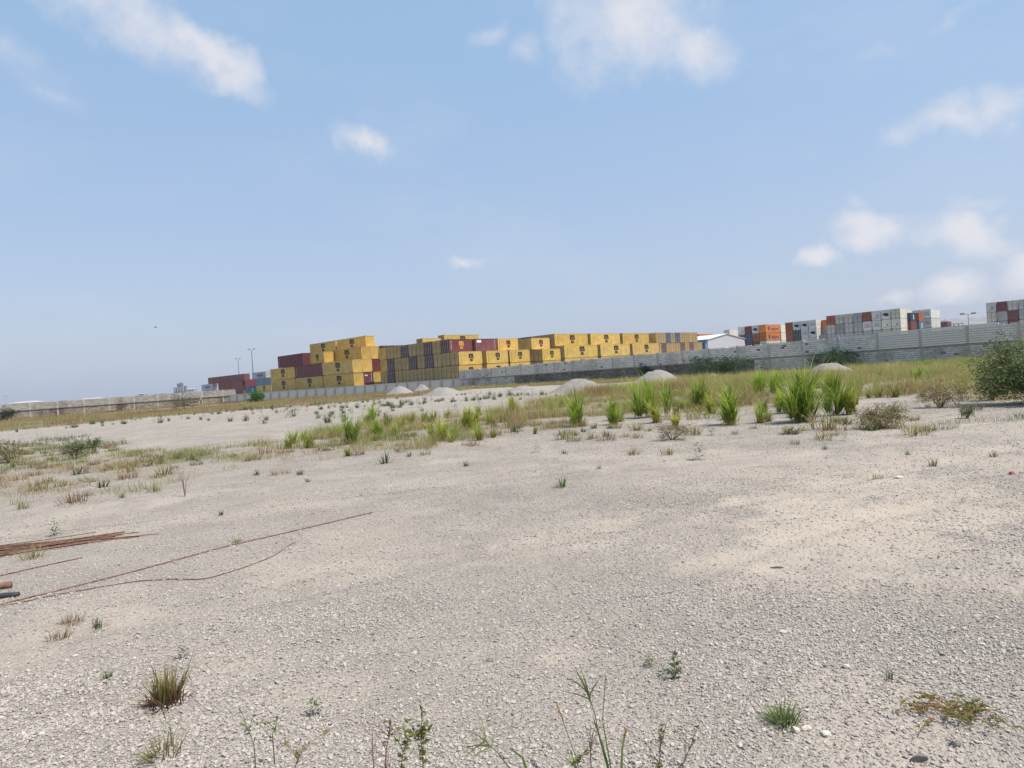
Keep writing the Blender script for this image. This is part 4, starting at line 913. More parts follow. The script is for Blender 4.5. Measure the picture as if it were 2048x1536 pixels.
FORE = [(772, 929, 1.5, 'D0', 'dark spiky grass tuft alone on gravel, below the leftmost bright clump'), (1124, 976, 1.15, 'G', 'single spiky green tuft on pale sand in mid foreground'), (601, 953, .9, 'G', 'low green tuft on gravel left of the dark spiky tuft'), (616, 967, .6, 'G', 'tiny weed just below the low green tuft left of middle'), (819, 916, .9, 'G', 'small tuft right of the dark spiky tuft'), (932, 934, .8, 'G', 'small upright tuft on gravel beside a patch of dry stems'),
        (1075, 908, .9, 'D4', 'small dark leafy weed, left of two on the gravel'), (1128, 911, .7, 'G', 'small tuft right of the dark leafy weed'), (1198, 938, .6, 'G', 'tiny isolated tuft on sand above the single spiky one'), (1268, 912, 1.1, 'Y', 'straggly yellow-green tuft on the gravel below the upright clump'), (1398, 921, 1.6, 'G5', 'flat mat of green weed on the gravel at right of middle'), (1335, 912, 1.0, 'Y1', 'thin sprawling weed left of the flat green mat'),
        (443, 1034, .55, 'G', 'tiny green tuft on bare gravel above the long rod'), (110, 1073, 1.0, 'G4', 'green tuft beside the rusty rod bundle tip'), (65, 1118, 1.0, 'Y', 'yellowish tuft just below the rusty rod bundle'), (475, 1089, .45, 'Y', 'tiny yellow tuft touching the long rusty rod'), (45, 1020, 1.0, 'Y2', 'small grey-green tuft at far left on bare gravel'), (310, 985, 1.1, 'Y3', 'flat brown-green tuft on gravel left of the lone dry twig'),
        (1756, 958, .6, 'Y', 'tiny yellow tuft on sand left of the white scrap'), (1866, 932, .8, 'G2', 'thin green weed on sand at right'), (1988, 918, .7, 'G3', 'small green weed near the red plastic scrap'), (1650, 900, .6, 'G', 'tiny tuft on gravel below the largest bright clump'), (1815, 912, .5, 'G1', 'tiny bright tuft on sand at right of middle'), (1690, 880, .7, 'D3', 'small dark weed right of the largest clump'), (1590, 888, .8, 'Y2', 'wispy weed left below the largest clump'), (1645, 862, 2.6, 'Y0', 'pale wispy grass fan in front of the largest bright clump'),
        (335, 1410, .84, 'BIG', 'olive bunch grass with dark reddish foot at left foreground'), (330, 1512, .75, 'Y1', 'low yellow-green tuft at bottom left'), (1570, 1452, .68, 'SEDGE', 'dense green sedge tuft beside pale stones at bottom right'), (195, 1252, .6, 'G', 'small green tuft in dry litter at left'), (145, 1248, .6, 'B', 'small reddish dry tuft left of a green one'), (118, 1272, .6, 'B1', 'small brown dry tuft at left edge of the litter'), (365, 1318, .5, 'G5', 'sparse green sprig behind the olive bunch grass'), (1780, 1361, .35, 'G1', 'tiny green sprig on gravel at right'), (1880, 1470, .0, 'x', ''),
        (1300, 1335, .4, 'G4', 'leafy weed on gravel right of the tall grass stalks'), (1352, 1345, .42, 'G5', 'second leafy weed right of the tall grass stalks'), (630, 1430, .5, 'G5', 'small dark sprig on gravel, lower left'), (215, 1362, .4, 'G', 'tiny green tuft above the olive bunch grass')]
LBIG = merge([blades(75, .29, .06, .010, .42, .35, (.15, .11, .05), (.26, .235, .07), (.36, .32, .11), 5, 701), blades(55, .26, .08, .010, .6, .4, (.12, .06, .04), (.27, .16, .07), (.40, .25, .12), 5, 702), blades(160, .16, .12, .008, 1.1, .6, (.06, .03, .025), (.14, .07, .055), (.22, .12, .09), 4, 703), blades(12, .42, .06, .006, .35, .15, (.12, .08, .05), (.20, .14, .08), (.28, .16, .08), 5, 704)])
LSEDGE = merge([blades(170, .19, .07, .006, .75, .9, (.06, .08, .025), (.12, .17, .045), (.22, .26, .09), 5, 711), blades(14, .26, .05, .004, .5, .4, (.09, .10, .04), (.14, .16, .06), (.22, .2, .09), 5, 712)])
LIBS = dict(G=LIB_G, D=LIB_D, Y=LIB_Y, B=LIB_B)
for i, (px, py, s_, k, lb) in enumerate(FORE):
    if k == 'x': continue
    if k in ('BIG', 'SEDGE'): V, F, cc = LBIG if k == 'BIG' else LSEDGE; me = mesh('bunch_grass', V, F, cc); me.materials.append(M_GRASS)
    else: L_ = LIBS[k[0]]; me = L_[int(k[1]) if len(k) > 1 else i % 4]
    place('bunch_grass' if k in ('BIG', 'SEDGE') else 'weed_tuft', me, px, py, s_, label=lb, cat='weed')

LAND = [(*ground_px(px_, py_), ph) for px_, py_, ph in ((60, 930, 'by the leafy weeds at the left edge'), (60, 1000, 'above the rusty rod bundle'), (300, 950, 'left of the lone dry twig'), (450, 930, 'right of the lone dry twig'), (697, 890, 'by the leftmost bright clump'), (880, 884, 'by the yellowing clump'), (940, 862, 'by the dry-footed clump'), (1160, 852, 'by the upright clump below the largest pile'), (1303, 836, 'by the tall wide clump'), (1467, 852, 'by the narrow-footed clump'), (1608, 846, 'by the largest bright clump'), (1766, 858, 'by the low dry bush at right'), (1935, 838, 'by the big shrub at right'),
    (100, 850, 'before the left end of the tan wall'), (371, 822, 'before the grey-green shrub'), (513, 812, 'before the bright green bush'), (650, 815, 'before the panel wall middle'), (800, 800, 'before the leftmost gravel pile'), (886, 800, 'before the broad gravel pile'), (1046, 800, 'before the weed-grown heap'), (400, 850, 'on the open gravel left of the bright clumps'), (850, 830, 'behind the yellowing clump'))]
def near_what(x, y): return min(LAND, key=lambda l: abs(math.atan2(l[0], l[1]) - math.atan2(x, y)) * 6 + abs(math.log(math.hypot(l[0], l[1]) / math.hypot(x, y))))[2]
# small weeds scattered over the gravel field
def in_frame(x, y):
    d = np.array([x, y, -EYE]); f_ = d @ FWD; px = 1024 + FPX * (d @ RGT) / f_; py = 768 - FPX * (d @ UPV) / f_; return f_ > 0 and -30 < px < 2078 and py < 1560
FIELD = poly_px([(20, 866), (300, 836), (560, 815), (760, 800), (950, 786), (1110, 790), (1120, 815), (1000, 822), (860, 832), (720, 850), (560, 850), (380, 845), (200, 862), (0, 876)])
fx = np.array(FIELD); lo, hi = fx.min(0), fx.max(0); cnt = 0; g_ = np.random.default_rng(5)
while cnt < 285:
    x, y = g_.uniform(lo[0], hi[0]), g_.uniform(lo[1], hi[1])
    if not inside(FIELD, np.array([x]), np.array([y]))[0]: continue
    w_ = .35 + .65 * float(sstep(-20, 5, x)); w_ *= float(sstep(.35, .6, fbm(np.array([x / 7]), np.array([y / 7]), 91, 3))[0])
    if g_.uniform() > w_ + .06: continue
    L_ = LIB_D if g_.uniform() < .6 else LIB_G; me = L_[g_.integers(len(L_))]
    o = obj('small_weed', me, None, loc=(x, y, hz(x, y))); sc2 = g_.uniform(1.0, 2.4); o.scale = (sc2, sc2, sc2 * g_.uniform(.8, 1.3)); o.rotation_euler = (0, 0, g_.uniform(0, 6.28))
    tag(o, 'small dark green weed on pale gravel, ' + near_what(x, y), 'weed', 'small weeds on the pale gravel field'); cnt += 1
# tufts in the broken edge of the grass, nearer
EDGE = poly_px([(-40, 900), (200, 893), (420, 905), (560, 885), (720, 862), (900, 842), (1060, 838), (1240, 858), (1400, 850), (1560, 838), (1700, 842), (1850, 820), (1960, 812), (1940, 850), (1800, 880), (1600, 885), (1400, 890), (1220, 895), (1000, 905), (800, 915), (600, 945), (420, 975), (200, 1005), (-40, 1030)])
fx = np.array(EDGE); lo, hi = fx.min(0), fx.max(0); cnt = 0
while cnt < 270:
    x, y = g_.uniform(lo[0], hi[0]), g_.uniform(lo[1], hi[1])
    if not inside(EDGE, np.array([x]), np.array([y]))[0]: continue
    if g_.uniform() > float(sstep(.32, .58, fbm(np.array([x / 1.6]), np.array([y / 1.6]), 95, 3))[0]): continue
    u_ = g_.uniform(); left = x < -3
    L_ = LIB_B if u_ < (.42 if left else .25) else (LIB_Y if u_ < .72 else (LIB_G if u_ < .93 else LIB_D)); me = L_[g_.integers(len(L_))]
    o = obj('grass_tuft', me, None, loc=(x, y, hz(x, y))); sc2 = g_.uniform(.6, 1.7); o.scale = (sc2 * 1.15, sc2 * 1.15, sc2 * g_.uniform(.7, 1.1)); o.rotation_euler = (0, 0, g_.uniform(0, 6.28))
    kind_ = {id(LIB_B): 'brown dry', id(LIB_Y): 'yellowing', id(LIB_G): 'green', id(LIB_D): 'dark'}[id(L_)]
    tag(o, f'{kind_} low grass tuft, ' + near_what(x, y), 'grass tuft', f'{kind_} tufts along the gravel edge'); cnt += 1

LIB_S = []
for i in range(6):
    hh_ = .5; k1 = rng.uniform(.8, 1.2); pp = [blades(40, hh_, .05, .016, .2, 1.2, (.2, .18, .06), np.array([.19, .26, .035]) * k1, np.array([.36, .42, .08]) * k1, 5, 2000 + i), blades(40, hh_ * .6, .09, .014, .5, 1.4, (.24, .18, .07), np.array([.30, .29, .07]), np.array([.45, .38, .14]), 5, 2020 + i), blades(16, hh_ * .7, .06, .008, .5, .8, DRY1, DRY2, DRY2 * 1.1, 4, 2040 + i)]
    V, F, cc = merge(pp); me = mesh('mid_tuft', V, F, cc); me.materials.append(M_GRASS); LIB_S.append(me)
g_ = np.random.default_rng(31); MIDB = poly_px([(500, 905), (700, 858), (860, 838), (1020, 818), (1200, 800), (1400, 790), (1600, 778), (1800, 772), (1930, 790), (1900, 815), (1700, 838), (1500, 850), (1300, 862), (1100, 868), (900, 890), (700, 915)])
fx = np.array(MIDB); lo, hi = fx.min(0), fx.max(0); cnt = 0
while cnt < 150:
    x, y = g_.uniform(lo[0], hi[0]), g_.uniform(lo[1], hi[1])
    if not inside(MIDB, np.array([x]), np.array([y]))[0] or g_.uniform() > float(sstep(.35, .6, fbm(np.array([x / 2.2]), np.array([y / 2.2]), 97, 3))[0]): continue
    o = obj('cane_tuft', LIB_S[g_.integers(6)], None, loc=(x, y, hz(x, y))); sc2 = g_.uniform(.5, 1.5); o.scale = (sc2, sc2, sc2 * g_.uniform(.8, 1.15)); o.rotation_euler = (0, 0, g_.uniform(0, 6.28))
    tag(o, 'loose yellow-green grass tuft, ' + near_what(x, y), 'grass tuft', 'loose yellow-green tufts in the middle band'); cnt += 1
# uncountable dry and green grass
def grass_field(name, label, pts, hmin, hmax, width, palette, seed, lean=.5):
    g_ = np.random.default_rng(seed); n = len(pts); x, y = pts.T; z = height(x, y)
    az = g_.uniform(0, 2 * np.pi, n); hh = g_.uniform(hmin, hmax, n) * (.2 + 1.5 * fbm(x / 1.4, y / 1.4, seed, 4) ** 1.6 + .35 * (g_.uniform(0, 1, n) > .96)); th = np.abs(g_.normal(0, lean, n)); w = width * g_.uniform(.6, 1.3, n) * (.6 + .4 * np.clip(np.hypot(x, y) / 40, 0, 2.2))
    d = np.stack([np.cos(az) * np.sin(th), np.sin(az) * np.sin(th), np.cos(th)], -1); d2 = np.stack([np.cos(az) * np.sin(th * 1.9), np.sin(az) * np.sin(th * 1.9), np.cos(np.minimum(th * 1.9, 1.7))], -1)
    sa = g_.uniform(0, 2 * np.pi, n); s_ = np.stack([np.cos(sa), np.sin(sa), np.zeros(n)], -1) * w[:, None] * .5
    b = np.stack([x, y, z - .01], -1); m_ = b + d * (hh * .55)[:, None]; t = m_ + d2 * (hh * .45)[:, None]
    V = np.stack([b - s_, b + s_, m_ + s_ * .8, m_ - s_ * .8, t + s_ * .15, t - s_ * .15], 1).reshape(-1, 3)
    i = np.arange(n)[:, None] * 6; F = np.stack([i + np.array([0, 1, 2, 3]), i + np.array([3, 2, 4, 5])], 1).reshape(-1, 4)
    pal = np.array(palette); kk = np.clip((fbm(x / 2.8, y / 2.8, seed + 9, 4) - .28) / .44 + g_.normal(0, .16, n), 0, .999) * (len(pal) - 1); k0 = kk.astype(int); fr = (kk - k0)[:, None]
    c_ = (pal[k0] * (1 - fr) + pal[np.minimum(k0 + 1, len(pal) - 1)] * fr) * g_.uniform(.75, 1.25, n)[:, None]
    cc = np.repeat(c_[:, None], 6, 1); cc[:, :2] *= .8; cc[:, 4:] *= 1.15
    o = obj(name, mesh(name, V, F, cc.reshape(-1, 3).clip(0, 1)), None, M_GRASS); tag(o, label, 'grass', kind='stuff'); return o
def sample_poly(P, dens, seed, thr=(.35, .6), nsc=2.5, soft=1.5):
    g_ = np.random.default_rng(seed); a = np.array(P); lo, hi = a.min(0) - soft, a.max(0) + soft; n = int(dens * np.prod(hi - lo)); x, y = g_.uniform(lo[0], hi[0], n), g_.uniform(lo[1], hi[1], n)
    wx, wy = (fbm(x / 2.2, y / 2.2, 71, 4) - .5) * 5, (fbm(x / 2.2, y / 2.2, 77, 4) - .5) * 8
    k = inside(P, x + wx, y + wy) & (g_.uniform(0, 1, n) < sstep(thr[0], thr[1], fbm(x / nsc, y / nsc, seed, 4)))
    for (cx, cy, R, sq) in PILES: k &= np.hypot((x - cx) / R, (y - cy) / (R * sq)) > .8
    return np.stack([x[k], y[k]], -1)
def sample_strip(A, B, w0, w1, dens, seed):
    g_ = np.random.default_rng(seed); d = B - A; L = np.hypot(*d); t = d / L; nrm = np.array([t[1], -t[0]]); n = int(L * (w1 - w0) * dens); s, q = g_.uniform(0, L, n), g_.uniform(w0, w1, n)
    P = A + np.outer(s, t) + np.outer(q, nrm); x, y = P.T; k = g_.uniform(0, 1, n) < sstep(1.0, .45, q / w1 + (fbm(x / 4, y / 4, seed, 4) - .5) * .9)
    for (cx, cy, R, sq) in PILES: k &= np.hypot((x - cx) / R, (y - cy) / (R * sq)) > .85
    return P[k]
PDRY = [(.22, .13, .07), (.32, .215, .11), (.39, .30, .14), (.35, .30, .12), (.26, .27, .08)]
PMID = [(.26, .16, .085), (.33, .235, .11), (.43, .34, .16), (.40, .35, .13), (.31, .32, .09), (.20, .26, .055)]
PLEFT = [(.26, .15, .085), (.34, .22, .12), (.40, .30, .16), (.30, .28, .10), (.17, .22, .055), (.12, .17, .045)]
grass_field('dry_grass', 'tan and brown dry grass strip along the foot of the tan and panel walls', np.vstack([sample_strip(W3A, W3B, .2, 13, 18, 801), sample_strip(W2A, W2B, .2, 9, 22, 802)]), .25, .6, .03, PDRY[:4], 803)
Z_TAN = poly_px([(-60, 842), (120, 834), (300, 822), (470, 809), (620, 796), (760, 789), (905, 779), (930, 780), (860, 790), (760, 800), (620, 812), (480, 823), (350, 832), (200, 846), (60, 860), (-60, 872)])
grass_field('dry_grass', 'broad tan dry grass belt on the open ground before the tan wall', sample_poly(Z_TAN, 26, 820, (.22, .42), 5), .22, .55, .022, PDRY[:4] + [(.27, .26, .09)], 821)
grass_field('dry_grass', 'golden dry grass strip along the foot of the long block wall', sample_strip(W1A, W1B, .2, 9.5, 70, 804), .3, .75, .02, PDRY[1:] + [(.30, .33, .09)], 805)
grass_field('dry_grass', 'wide stand of golden and brown dry grass around the bright clumps', sample_poly(Z_MID, 260, 806, (.44, .60), 1.5), .3, .85, .012, PMID, 807)
Z_BACK = poly_px([(1190, 782), (1300, 768), (1450, 757), (1700, 738), (1960, 724), (2060, 722), (2060, 745), (1960, 745), (1700, 760), (1400, 778), (1230, 792)])
grass_field('dry_grass', 'olive and straw grass between the gravel piles and the block wall', sample_poly(Z_BACK, 110, 840, (.25, .45), 3), .3, .8, .016, PMID[1:] + [(.22, .26, .07)], 841)
grass_field('thin_grass', 'thin yellowing grass before the panel wall on the gravel', sample_poly(Z_SPARSE, 380, 808, (.42, .60), 1.3), .14, .5, .009, PMID[1:], 809)
grass_field('thin_grass', 'reddish and green low grass band at the left edge of the gravel', sample_poly(Z_LEFT, 340, 810, (.45, .62), .9), .08, .32, .008, PLEFT, 811)
Z_GREENL = poly_px([(-40, 890), (60, 885), (180, 880), (220, 905), (150, 925), (40, 935), (-40, 930)])
grass_field('green_weeds', 'green weed patch at the left edge behind the reddish grass', sample_poly(Z_GREENL, 160, 812, (.5, .66), .9), .10, .38, .012, [(.05, .085, .025), (.08, .13, .03), (.13, .17, .05)], 813)
Z_GR = poly_px([(1950, 850), (2060, 838), (2060, 866), (1990, 868), (1960, 860)])
grass_field('green_weeds', 'flat green grass patch at the right edge below the big shrub', sample_poly(Z_GR, 420, 814, (.2, .4), 1.5), .06, .22, .008, [(.07, .09, .025), (.11, .14, .035), (.2, .2, .07)], 815)

Z_LIT1 = poly_px([(-40, 1390), (200, 1400), (420, 1430), (620, 1420), (700, 1540), (300, 1560), (-40, 1560)])
grass_field('dry_litter', 'sparse thin dry stems scattered over the gravel at bottom left', sample_poly(Z_LIT1, 420, 830, (.46, .66), .35, .2), .02, .10, .003, [(.30, .17, .12), (.36, .25, .16), (.33, .28, .13), (.2, .22, .07)], 831, .9)
Z_LIT2 = poly_px([(100, 1235), (200, 1215), (330, 1200), (340, 1225), (230, 1255), (110, 1280)])
grass_field('dry_litter', 'small reddish dry weeds in the sandy streak below the rods', sample_poly(Z_LIT2, 700, 832, (.45, .62), .3, .1), .02, .11, .004, [(.30, .16, .11), (.33, .24, .14), (.3, .28, .12)], 833, .7)
for i, (pi, dx, dy) in enumerate(((4, .3, 0), (4, -.5, .2), (4, .8, -.2), (4, 0, .5), (5, .9, .1), (3, .4, 0), (3, -.8, .1), (3, .1, .3), (7, .8, .2))):
    cx, cy, R, sq = PILES[pi]; zt = {3: .35, 4: .85, 5: .6, 7: .75}[pi]
    o = obj('pile_tuft', (LIB_Y + LIB_B)[i % 8], None, loc=(cx + dx, cy + dy, zt)); o.scale = (1.6,) * 3; tag(o, 'dry grass tuft growing on top of a gravel pile before the block wall', 'grass tuft', 'tufts on the gravel piles')
# shrubs
def shrub(px, py, wpx, hpx, label, seed, nl=3500, col=(.045, .08, .03), leaf=.09, Y=None, stems=7, lobes=0, dead=0.0):
    c_ = ground_px(px, py) if Y is None else at_depth(px, py, Y)[:2]; d = c_[1]; R = wpx / 2 * d / FPX; H = hpx * d / FPX; g_ = np.random.default_rng(seed)
    r = empty('shrub', (c_[0], c_[1], hz(*c_))); tag(r, label, 'shrub')
    mb = MB(); tips = []
    for i in range(stems):
        a = g_.uniform(0, 6.28); out = R * g_.uniform(.35, .95); top = np.array([math.cos(a) * out, math.sin(a) * out * .8, H * g_.uniform(.45, .95)]); midp = top * .5 + np.array([0, 0, H * .12]); mb.tube([(0, 0, -.05), tuple(midp), tuple(top)], [.016 * H + .004, .008 * H + .003, .003], 5)
        for q in range(5):
            t = g_.uniform(.35, 1); p = midp * (1 - t) + top * t if t > .5 else midp * t * 2; e = p + np.array([g_.normal(0, R * .3), g_.normal(0, R * .25), g_.normal(.05 * H, H * .16)]); e[2] = max(e[2], .08 * H); mb.tube([tuple(p), tuple(e)], [.006, .002], 4); tips += [p * .5 + e * .5, e]
        tips.append(top)
    obj('branches', mb.me('branches'), r, M_TWIG)
    tips = np.array(tips)
    nc = lobes or max(24, stems * 6); th = g_.uniform(0, 6.28, nc); q_ = g_.uniform(.1, 1, nc) ** .6; zz = g_.uniform(.06, .86, nc); sh = np.sqrt(np.clip(1 - (zz - .25) ** 2 / .62, .05, 1))
    tips = np.vstack([tips[::2], np.stack([np.cos(th) * R * q_ * sh, np.sin(th) * R * .75 * q_ * sh, zz * H], -1)])
    k = g_.integers(0, len(tips), nl); P = tips[k] + g_.normal(0, 1, (nl, 3)) * np.array([R * .13, R * .12, H * .085]) * g_.uniform(.5, 1.3, len(tips))[k][:, None]; P[:, 2] = np.abs(P[:, 2]) + .02
    a = g_.uniform(0, 6.28, nl); el = g_.normal(.1, .5, nl); D = np.stack([np.cos(a) * np.cos(el), np.sin(a) * np.cos(el), np.sin(el)], -1); Sd = np.cross(D, g_.normal(0, 1, (nl, 3))); Sd /= np.linalg.norm(Sd, axis=1)[:, None]; ll = leaf * g_.uniform(.6, 1.4, nl)[:, None]
    V = np.stack([P, P + D * ll * .5 + Sd * ll * .22, P + D * ll, P + D * ll * .5 - Sd * ll * .22], 1).reshape(-1, 3); F = np.arange(nl * 4).reshape(-1, 4)
    cl = g_.uniform(.5, 1.6, len(tips))[k]; cc = np.array(col)[None] * (cl * g_.uniform(.75, 1.3, nl))[:, None]; dd = g_.uniform(0, 1, nl) < dead; cc[dd] = np.array([.30, .23, .13]) * g_.uniform(.7, 1.2, dd.sum())[:, None]
    obj('foliage', mesh('foliage', V, F, np.repeat(cc, 4, 0).clip(0, 1)), r, M_GRASS); return r
shrub(1436, 756, 135, 46, 'wide dark green shrub against the dark part of the block wall', 21, 7000, (.04, .075, .032), .14, stems=11)
shrub(1289, 755, 34, 28, 'small dark shrub against the wall behind the long grey pile', 22, 1500, (.035, .07, .03), .13, Y=86)
shrub(1670, 735, 105, 40, 'dark shrub behind the rounded gravel pile', 23, 5000, (.04, .08, .035), .14, Y=66, stems=9)
shrub(371, 820, 58, 30, 'grey-green shrub before the tan stained wall', 24, 1500, (.13, .15, .085), .17, stems=9)
shrub(14, 843, 44, 24, 'dark green bush at the left end of the tan wall', 25, 2200, (.035, .065, .03), .18)
shrub(513, 806, 34, 24, 'bright green bush at the left end of the panel wall', 26, 2200, (.05, .13, .02), .22, stems=8)
shrub(1108 - 4, 762, 52, 14, 'low bright green bush at the wall foot left of the largest pile', 27, 1600, (.06, .13, .025), .14)
shrub(2078, 806, 215, 112, 'big dark green thorny shrub at the right edge of the field', 28, 21000, (.10, .14, .05), .065, stems=40, lobes=90, dead=.06)
shrub(1985, 800, 70, 62, 'pale flowering lower skirt of the big shrub at right', 29, 3000, (.12, .14, .055), .04, stems=9, dead=.35)
shrub(1766, 858, 90, 44, 'low dry spreading bush with bare stems right of the largest clump', 30, 4200, (.22, .21, .09), .04, stems=12, dead=.55)
shrub(1345, 882, 76, 30, 'low dry twiggy weed on the gravel below the wide clump', 31, 1800, (.24, .22, .10), .03, stems=10, dead=.5)
shrub(1880, 815, 90, 50, 'tall dry straw-coloured weeds left of the big shrub', 32, 4500, (.32, .27, .13), .04, stems=16, dead=.6)
shrub(1935, 838, 30, 26, 'pair-like small pale green bush on gravel near the right edge', 33, 700, (.15, .17, .075), .035, stems=12)
shrub(150, 918, 60, 38, 'dark leafy weed standing in the green patch at left', 34, 1700, (.10, .14, .05), .05, stems=10, dead=.25)
shrub(20, 925, 60, 42, 'brown-topped leafy weed at the left edge', 35, 1500, (.12, .14, .06), .05, stems=10, dead=.35)
shrub(190, 905, 34, 28, 'bright green leafy weed right of the dark one at left', 36, 800, (.08, .14, .035), .05, stems=8)
mb = MB(); g_ = np.random.default_rng(3)
for i in range(7):
    a = g_.uniform(0, 6.28); mb.tube([(0, 0, -.02), (.03 * math.cos(a), .03 * math.sin(a), .25), (.12 * math.cos(a), .1 * math.sin(a), .3 + .25 * g_.uniform())], [.006, .004, .002], 4)
c_ = ground_px(370, 992); o = obj('dry_twig', mb.me('dry_twig'), None, M_TWIG, loc=(c_[0], c_[1], hz(*c_))); tag(o, 'lone upright bare dry twig on gravel, left of middle', 'twig')

# foreground stalks and leafy weeds
def pt(px, py, dist_foot): return at_depth(px, py, dist_foot)
def ribbon_mesh(parts): V, F, cc = merge(parts); me = mesh('blades', V, F, cc); me.materials.append(M_GRASS); return me
def strip(path, w, c0, c1):
    P = np.array(path, float); n = len(P); t = np.gradient(P, axis=0); t /= np.linalg.norm(t, axis=1)[:, None]; s_ = np.cross(t, np.array([0, -1., .4])); s_ /= np.linalg.norm(s_, axis=1)[:, None]; ww = np.asarray(w)[:, None] * .5
    V = np.stack([P - s_ * ww, P + s_ * ww], 1).reshape(-1, 3); i = np.arange(n - 1)[:, None] * 2; F = i + np.array([[0, 1, 3, 2]]); tt = np.linspace(0, 1, n)[:, None]; cc = np.repeat(np.array(c0) * (1 - tt) + np.array(c1) * tt, 2, 0); return V, F, cc
def stalk(label, pts_px, Yd, head=None, hcol=(.16, .19, .06), col=((.05, .09, .02), (.13, .18, .05)), w=.006, name='grass_stalk', fingers=7):
    """pts_px: stem path from foot to head, given as the view of a stalk standing Yd metres away"""
    P = [at_depth(x, y, Yd + i * .03) for i, (x, y) in enumerate(pts_px)]; foot = np.array([P[0][0], P[0][1], hz(P[0][0], P[0][1])])
    path = [foot + (P[0] - foot) * 0] + P; parts = [strip([q - foot for q in path], np.linspace(w, w * .5, len(path)), *col)]
    if head:
        g_ = np.random.default_rng(int(pts_px[0][0])); e = P[-1] - foot; dirn = (P[-1] - P[-2]); dirn /= np.linalg.norm(dirn)
        for i in range(fingers):
            sp = g_.normal(0, head[1], 3); dd = dirn + sp; dd /= np.linalg.norm(dd); ln = head[0] * g_.uniform(.6, 1.1); st = e - dirn * g_.uniform(0, .05); parts.append(strip([st, st + dd * ln * .5, st + dd * ln + np.array([0, 0, -.01])], [.006, .005, .0015], hcol, tuple(np.array(hcol) * 1.25)))
    o = obj(name, ribbon_mesh(parts), None, loc=tuple(foot)); tag(o, label, 'grass stalk'); return o
stalk('tall green grass stalk with fan head, bottom right of middle', [(1215, 1536), (1200, 1480), (1190, 1430), (1176, 1385)], 2.62, (.14, .35), fingers=9)
stalk('straight bare green stalk crossing the fan-headed one', [(1222, 1540), (1207, 1450), (1205, 1440), (1211, 1350)], 2.62, None)
stalk('leaning green blade left of the fan-headed stalk', [(1218, 1540), (1205, 1490), (1187, 1437)], 2.62, None, w=.01)
stalk('thin brown grass stalk with narrow straw head, bottom middle', [(1155, 1520), (1143, 1490), (1125, 1440), (1121, 1428)], 2.7, (.075, .12), (.26, .17, .08), ((.10, .10, .04), (.2, .15, .07)), w=.004, fingers=6)
stalk('green grass stalk leaning left with spread fingers at bottom middle', [(1020, 1536), (995, 1505), (965, 1477)], 2.66, (.12, .55), (.16, .18, .06), w=.006, fingers=8)
stalk('arched green blade right of the leaning stalk at the bottom', [(1055, 1545), (1045, 1515), (1020, 1497)], 2.62, None, w=.012)
stalk('short thick green stalk with reddish top at bottom', [(1243, 1540), (1244, 1500), (1252, 1458)], 2.6, (.03, .8), (.30, .14, .07), ((.06, .10, .025), (.16, .2, .06)), w=.012, fingers=7)
def leafy_stem(label, pts_px, Yd, nleaf, col, scol, ls=.022, name='leafy_weed', side=0):
    P = np.array([at_depth(x, y, Yd) for x, y in pts_px]); foot = np.array([P[0][0], P[0][1], hz(P[0][0], P[0][1])]); P = np.vstack([foot, P]) - foot; g_ = np.random.default_rng(int(pts_px[0][0]) + 3)
    parts = [strip(P, np.linspace(.005, .002, len(P)), scol, scol)]; V = []; F = []; cc = []
    for i in range(side):
        t = g_.uniform(.1, .8) * (len(P) - 1); k = int(t); b0 = P[k] + (P[k + 1] - P[k]) * (t - k); e = b0 + np.array([g_.normal(0, .06), g_.normal(0, .05), g_.uniform(.04, .12)]); parts.append(strip([b0, (b0 + e) / 2 + np.array([0, 0, .01]), e], [.003, .002, .0015], scol, scol)); P = np.vstack([P])
        for q in range(nleaf // max(side, 1)): V_ = b0 + (e - b0) * g_.uniform(.2, 1); d = g_.normal(0, 1, 3); d[2] = abs(d[2]) * .6; d /= np.linalg.norm(d); s_ = np.cross(d, g_.normal(0, 1, 3)); s_ /= np.linalg.norm(s_); l = ls * g_.uniform(.5, 1.2); b = len(V); V += [V_, V_ + d * l * .5 + s_ * l * .25, V_ + d * l, V_ + d * l * .5 - s_ * l * .25]; F.append((b, b + 1, b + 2, b + 3)); cc += [np.array(col) * g_.uniform(.6, 1.4)] * 4
    for q in range(nleaf):
        t = g_.uniform(.15, 1) ** .8 * (len(P) - 1.001); k = int(t); V_ = P[k] + (P[k + 1] - P[k]) * (t - k); d = g_.normal(0, 1, 3); d[2] = abs(d[2]) * .7; d /= np.linalg.norm(d); s_ = np.cross(d, g_.normal(0, 1, 3)); s_ /= np.linalg.norm(s_); l = ls * g_.uniform(.5, 1.3); b = len(V); V += [V_, V_ + d * l * .5 + s_ * l * .25, V_ + d * l, V_ + d * l * .5 - s_ * l * .25]; F.append((b, b + 1, b + 2, b + 3)); cc += [np.array(col) * g_.uniform(.6, 1.4)] * 4
    parts.append((np.array(V), np.array(F), np.array(cc))); o = obj(name, ribbon_mesh(parts), None, loc=tuple(foot)); tag(o, label, 'weed'); return o
GL, YG, RS = (.10, .16, .035), (.20, .22, .06), (.26, .10, .09)
leafy_stem('upright leafy weed with yellow-green top, bottom middle', [(846, 1530), (843, 1490), (842, 1455), (846, 1420)], 2.75, 46, YG, (.16, .13, .05), .03, side=3)
leafy_stem('second leafy weed left of the upright one, leaning right at its tip', [(802, 1535), (806, 1505), (815, 1480), (830, 1458)], 2.72, 34, YG, (.2, .14, .06), .028, side=3)
leafy_stem('reddish many-stemmed weed left of the two leafy ones', [(770, 1530), (772, 1500), (778, 1470), (780, 1445)], 2.75, 26, (.22, .16, .07), RS, .016, side=9)
